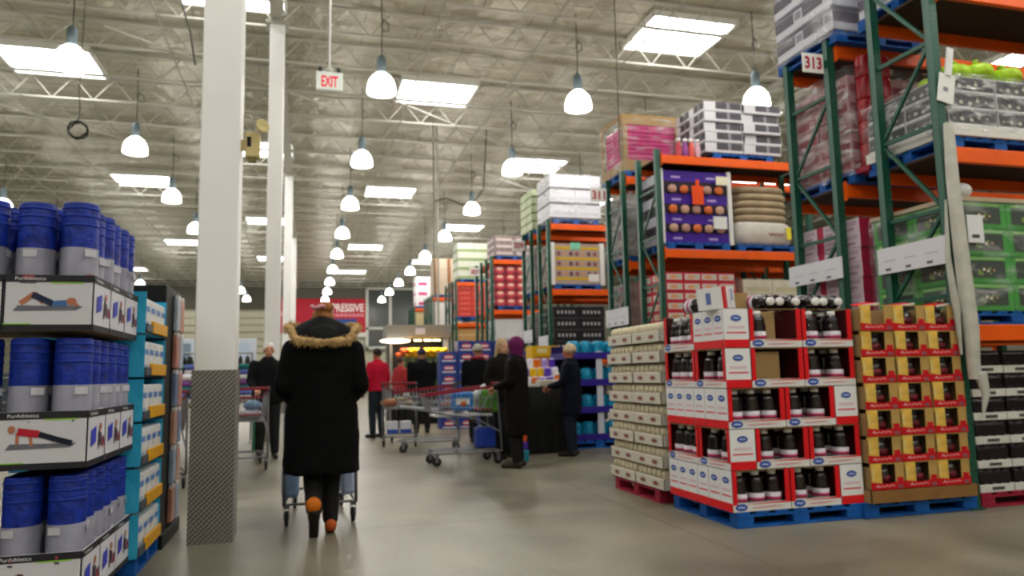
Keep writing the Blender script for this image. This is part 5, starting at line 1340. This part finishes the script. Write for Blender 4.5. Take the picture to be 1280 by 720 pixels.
# ------------------------------------------------------------------ sample table and goods
tb = thing('sample_table', (3.42, 10.85, 0))
MB().box(-.72, .42, -.36, .36, .93, .96, M('#3a3a3e', .5), .006).build('tabletop', tb)
for x in (-.66, .36):
    for y in (-.3, .3): MB().box(x-.02, x+.02, y-.02, y+.02, 0, .93, STEEL).build('leg', tb)
tag(tb, 'sample table under a floor-length black cloth', 'table')
b = MB(); N = 60; ring = []
per = [(-.74, -.38), (.44, -.38), (.44, .38), (-.74, .38)]
pts = []
for i in range(4):
    a = V(*per[i], 0); c = V(*per[(i+1) % 4], 0); n_ = 22
    for k in range(n_): pts.append((a.lerp(c, k/n_), (c-a).normalized().cross(V(0, 0, 1))))
vs = []; fs = []
for zi, z in enumerate((.968, .6, .02)):
    for k, (p, nn) in enumerate(pts): vs.append(tuple(p+nn*(.0 if zi == 0 else .008+.014*zi*sin(k*1.7))+V(0, 0, z)))
K = len(pts)
for i in range(2):
    for k in range(K): fs.append((i*K+k, (i+1)*K+k, (i+1)*K+(k+1) % K, i*K+(k+1) % K))
fs.append(tuple(range(K))); b.add(vs, fs, M('#0b0b0d', .85), True)
tag(b.build('tablecloth', loc=(3.42, 10.85, 0)), 'black floor-length cloth draped over the sample table', 'tablecloth')
b = MB().box(-.22, .22, -.14, .14, 0, .02, M('#dcdcd8', .4), .006).box(-.22, .22, -.14, -.13, .0, .045, M('#dcdcd8', .4)).box(-.22, .22, .13, .14, .0, .045, M('#dcdcd8', .4))
tag(b.build('serving_tray', loc=(3.12, 10.62, .97)), 'white serving tray at the front edge of the black table', 'tray')
b = MB().box(-.2, .2, -.14, .14, 0, .10, M('#b9b4a6', .3), .02)
tag(b.build('food_warmer', loc=(3.55, 10.62, .97)), 'low pale food tray beside the white serving tray', 'tray')
cols = ['#6f4fc0', '#c9b4e0', '#e0b81e', '#7a50b8', '#d8d0e4', '#e2bc28', '#8a62c8', '#cfc6dc', '#5c3ca8', '#e6dff0']
for i in range(0):
    b = MB()
    o = tag(b.build('snack_bag', loc=(2.86+(i % 5)*.2, 11.0+(i//5)*.14, .97+(i//5)*.09), rz=random.uniform(-.3, .3)), '%s snack bag on the black table, %s row, %s' % ('yellow' if i in (2, 5) else ('purple' if i in (0, 3, 6, 8) else 'pale lilac'), ('front', 'back')[i//5], ('leftmost', 'second from left', 'centre', 'second from right', 'rightmost')[i % 5]), 'bag', 'snack bags on the black table')
    if i >= 5: o.location.z = .97; o.scale.z = 2.1
for i, x in enumerate((2.98, 3.7)):
    b = MB().lathe([(0, 0), (.045, 0), (.048, .01), (.048, .12), (.03, .15), (.03, .17)], M('#d0641c', .3), 14).lathe([(.033, .165), (.033, .2), (0, .2)], WHITE, 12)
    tag(b.build('orange_bottle', loc=(x, 10.72, .97)), 'orange bottle on the black table, %s one' % ('left', 'right')[i], 'bottle')
for i, (x, z) in enumerate(((3.78, 0), (3.78, 1.0))):
    pass
# yellow carton stack behind the table
for k in range(5):
    b = MB().box(-.26, .26, -.2, .2, 0, .33, M('#e0b010', .5, noise=.1), .006); fr = frame((-.26, -.2, 0), 'F'); b.rect(fr, .05, .47, .06, .14, M('#b8741c', .5)); b.rect(fr, .1, .3, .2, .28, M('#efe0a0', .5))
    tag(b.build('yellow_carton', loc=(4.30, 13.3, k*.335)), 'yellow carton in a stack behind the black table, %s' % tier(k, 5), 'carton', 'stack of yellow cartons')
# purple and cyan display beside the cream trays
pdx = thing('purple_shelf_display', (4.42, 11.35, .0)); PU2 = M('#2f1f8a', .5)
for k in range(4):
    b = MB().box(-.45, .45, -.45, .45, 0, .02, M('#1d1450', .5)).box(-.45, .45, -.46, -.45, 0, .10, PU2, .002).box(-.46, -.45, -.45, .45, 0, .10, PU2); b.build('shelf', pdx, (0, 0, .12+k*.42))
for x in (-.43, .05, .43): MB().box(x-.05, x+.05, -.44, -.42, .12, 1.5, M('#cfd0dc', .5)).build('post', pdx)
MB().box(-.45, .45, .42, .45, .12, 1.6, M('#1d1450', .5)).build('back_panel', pdx)
tag(pdx, 'purple shelf display with white posts beside the cream bread trays', 'display')
pallet('b', 4.42, 11.35, 0, 'blue floor pallet under the purple shelf display')
cyb = MB().ell((0, 0, .13), (.105, .10, .135), M('#1c8fb8', .3, noise=.45, bump=.5, nscale=14), 14, 9, power=.6); cyp = Proto(cyb.build('cyan_bag'))
for k in range(4):
    for i in range(4):
        tag(cyp.put((4.42-.33+i*.215, 11.35-.28, .14+k*.42+.0), i), 'cyan bag on the purple shelf display, %s, %s' % (('bottom shelf', 'second shelf', 'third shelf', 'top shelf')[k], ('leftmost', 'second from left', 'third from left', 'rightmost')[i]), 'bag', 'cyan bags on the purple display')
# ------------------------------------------------------------------ blue and red boxed goods behind the shoppers
bb = MB().box(-.19, .19, -.2, .2, 0, .235, M('#28408c', .5, noise=.15), .006); fr = frame((-.19, -.2, 0), 'F')
bb.oval(fr, .19, .12, .12, .06, M('#c83040', .5)); bb.rect(fr, .04, .34, .02, .05, M('#d8dcec', .5)); bb.rect(fr, .1, .28, .1, .14, M('#e6e6f0', .5), .005)
bbp = Proto(bb.build('blue_box'))
for c, (x, y, n_) in enumerate(((3.05, 16.3, 7), (3.45, 16.3, 8), (3.86, 16.35, 8), (4.27, 16.3, 8), (4.68, 16.35, 7))):
    for k in range(n_): tag(bbp.put((x, y, k*.24)), 'blue box with a red emblem, %s stack, %s' % (('leftmost', 'second', 'middle', 'fourth', 'rightmost')[c], tier(k, n_)), 'box', 'blue boxes behind the shoppers')
# ------------------------------------------------------------------ flower kiosk
kr = thing('flower_kiosk', (2.75, 18.6, 0)); G = M('#8e8b84', .6)
MB().box(-.82, .78, -.35, .6, 2.10, 2.42, G, .01).build('canopy', kr)
for x in (-.72, .68):
    for y in (-.3, .52): MB().box(x-.035, x+.035, y-.035, y+.035, 0, 2.12, G).build('post', kr)
b = MB().box(-.7, .7, .4, .5, .1, 2.1, BLACK); b.box(-.72, .7, -.5, .5, 0, .85, M('#17171a', .6)); b.build('black_booth_body', kr)
MB().box(-.12, .12, -.36, -.355, 2.18, 2.34, M('#c9cde0', .5)).build('notice', kr)
b = MB().ell((-.62, -.35, 2.02), (.38, .2, .06), M('#fff4d8', .4, emit=3.5), 14, 6); b.build('lit_lamp_shade', kr)
L2 = bpy.data.lights.new('kiosk_light', 'AREA'); L2.energy = 45; L2.size = 1.0; L2.color = (1, .85, .6)
lo = bpy.data.objects.new('kiosk_light', L2); C.objects.link(lo); adopt(lo, kr); lo.location = (0, -.45, 2.05)
for x in (-.05, .2, .42): MB().box(x-.09, x+.09, -.3, -.24, 2.02, 2.05, M('#fff0c0', .4, emit=3)).build('lamp_strip', kr)
tag(kr, 'dark flower kiosk under a grey canopy in the middle distance', 'kiosk')
for i in range(12):
    b = MB(); c = '#e8b400' if i > 1 else '#e0642c'
    for k in range(6): a = k*pi/3; b.ell((.06*cos(a), .05*sin(a), .03*(k % 2)), (.07, .06, .05), M(c, .5), 8, 5)
    b.ell((0, 0, .03), (.03, .03, .02), M('#6a4a10', .6), 8, 5); b.tube([(0, 0, 0), (0, 0, -.9 if i % 2 else -.8)], .012, M('#3a6a24', .6), 6)
    x = -.5+i*.095
    tag(b.build('flower_bunch', loc=(2.75+x, 18.2-.12*(i % 2), .86+(.9 if i % 2 else .8))), '%s flower bunch at the kiosk, %s' % ('yellow' if i > 1 else 'orange-red', ('first', 'second', 'third', 'fourth', 'fifth', 'sixth', 'seventh', 'eighth', 'ninth', 'tenth', 'eleventh', 'last')[i]+' from the left'), 'flowers', 'flower bunches at the kiosk')
# ------------------------------------------------------------------ clothing tables on the left
def cloth_table(x, y, w_, d_, lab):
    r = thing('clothing_table', (x, y, 0)); MB().box(-w_/2, w_/2, -d_/2, d_/2, .78, .82, M('#8a7a62', .6), .006).build('tabletop', r)
    for a in (-1, 1):
        for c in (-1, 1): MB().box(a*(w_/2-.06)-.03, a*(w_/2-.06)+.03, c*(d_/2-.06)-.03, c*(d_/2-.06)+.03, 0, .78, M('#2f6a4c', .5)).build('leg', r)
    tag(r, lab, 'table')
cloth_table(-1.78, 11.6, 1.7, .95, 'clothing table left of the white-haired person')
cloth_table(-1.62, 13.4, 1.8, 1.0, 'clothing table farther back on the left')
CL = ['#7a4a8c', '#2f9a84', '#b83a86', '#d8d6da', '#3a4a90', '#c9b02a', '#5a6ab0', '#8a2c3c', '#e4e2e0', '#1f6a6a', '#a060a8', '#30343c']
cn = {'#7a4a8c': 'purple', '#2f9a84': 'teal', '#b83a86': 'pink', '#d8d6da': 'pale grey', '#3a4a90': 'navy', '#c9b02a': 'yellow', '#5a6ab0': 'periwinkle', '#8a2c3c': 'wine red', '#e4e2e0': 'white', '#1f6a6a': 'dark teal', '#a060a8': 'mauve', '#30343c': 'charcoal'}
for ti, (tx, ty) in enumerate(((-1.78, 11.6), (-1.62, 13.4))):
    for i in range(6):
        for k in range(5+2*ti):
            c = CL[(i*5+k*3+ti*2) % 12]
            b = MB().ell((0, 0, .045), (.14, .19, .05), M(c, .8, noise=.2, nscale=12, bump=.4), 14, 6, power=.5)
            tag(b.build('folded_garment', loc=(tx-.70+i*.28, ty-.22, .82+k*.085), rz=random.uniform(-.15, .15)), '%s folded garment, pile %s from the left, layer %s, %s table' % (cn[c], ('first', 'second', 'third', 'fourth', 'fifth', 'sixth')[i], ('one', 'two', 'three', 'four', 'five', 'six', 'seven')[k], ('nearer', 'farther')[ti]), 'clothing', 'folded garments on the clothing tables')
# far-left display shelves seen under the far wall
for i, (x, y, c) in enumerate(((-6.5, 24, '#5a5f6a'), (-4.8, 28, '#6a5a58'), (-8.5, 27, '#4c5560'))):
    r = thing('display_shelf', (x, y, 0)); b = MB().box(-.9, .9, -.3, .3, 0, 1.5, M(c, .6)); b.build('cabinet', r)
    for k in range(4): MB().box(-.92, .92, -.36, .3, .2+k*.38, .23+k*.38, M('#b9b9b4', .6)).build('shelf', r)
    tag(r, '%s shelf unit far back on the left' % ('grey-blue', 'brown-grey', 'slate')[i], 'shelf')
for o in list(bpy.data.objects):
    if o.users_collection == () : bpy.data.objects.remove(o)

# risers and many small snack bags at the right end of the sample table
b = MB().box(-.36, .36, -.05, .25, 0, .14, M('#cfcad6', .6), .004).box(-.36, .36, .07, .25, .14, .28, M('#cfcad6', .6), .004)
tag(b.build('display_riser', loc=(3.44, 10.93, .97)), 'stepped pale riser on the black table behind the trays', 'riser')
rnd = random.Random(11)
for lv in range(3):
    for i in range(6):
        cn_ = ('purple', 'yellow', 'lilac', 'white', 'yellow', 'purple', 'orange')[(i*3+lv*2) % 7]
        b = MB().box(-.05, .05, -.025, .025, 0, .135, M({'purple': '#5c36b8', 'yellow': '#e8bc10', 'lilac': '#b49ae0', 'white': '#e8e4ee', 'orange': '#dc6a1c'}[cn_], .35, noise=.2, nscale=14), .016)
        b.box(-.045, .045, -.006, .006, .12, .15, M('#d9d3e6', .4), .002)
        tag(b.build('snack_bag', loc=(3.14+i*.12, (10.83, 10.94, 11.09)[lv], .97+.14*lv), rz=rnd.uniform(-.3, .3)), '%s snack bag on the black table, %s step, %s' % (cn_, ('lower', 'middle', 'upper')[lv], ('leftmost', 'second', 'third', 'fourth', 'fifth', 'rightmost')[i]), 'bag', 'snack bags on the sample table')
# dark garments on a rail behind the clothing tables
gr = thing('garment_rail', (-1.9, 14.75, 0)); b = MB()
for x in (-.95, .95): b.tube([(x, 0, .04), (x, 0, 1.66)], .016, STEEL, 8); b.tube([(x, -.25, .02), (x, .25, .02)], .016, STEEL, 8)
b.tube([(-.95, 0, 1.66), (.95, 0, 1.66)], .016, STEEL, 8); b.build('rail_frame', gr); tag(gr, 'steel garment rail behind the clothing tables', 'rail')
for i in range(15):
    c = ('#14161a', '#1c2018', '#0f0f12', '#22252c', '#2a2320')[i % 5]
    b = MB().ell((0, 0, -.42), (.045, .24, .42), M(c, .85, bump=.4, nscale=8), 12, 8, power=.6); b.tube([(0, 0, -.03), (0, .0, .03), (0, .02, .05)], .004, STEEL, 5)
    tag(b.build('hanging_jacket', loc=(-2.78+i*.125, 14.75, 1.61), rz=.15*sin(i)), 'dark jacket on the garment rail, %s from the left' % ('first', 'second', 'third', 'fourth', 'fifth', 'sixth', 'seventh', 'eighth', 'ninth', 'tenth', 'eleventh', 'twelfth', 'thirteenth', 'fourteenth', 'last')[i], 'jacket', 'dark jackets on the rail')
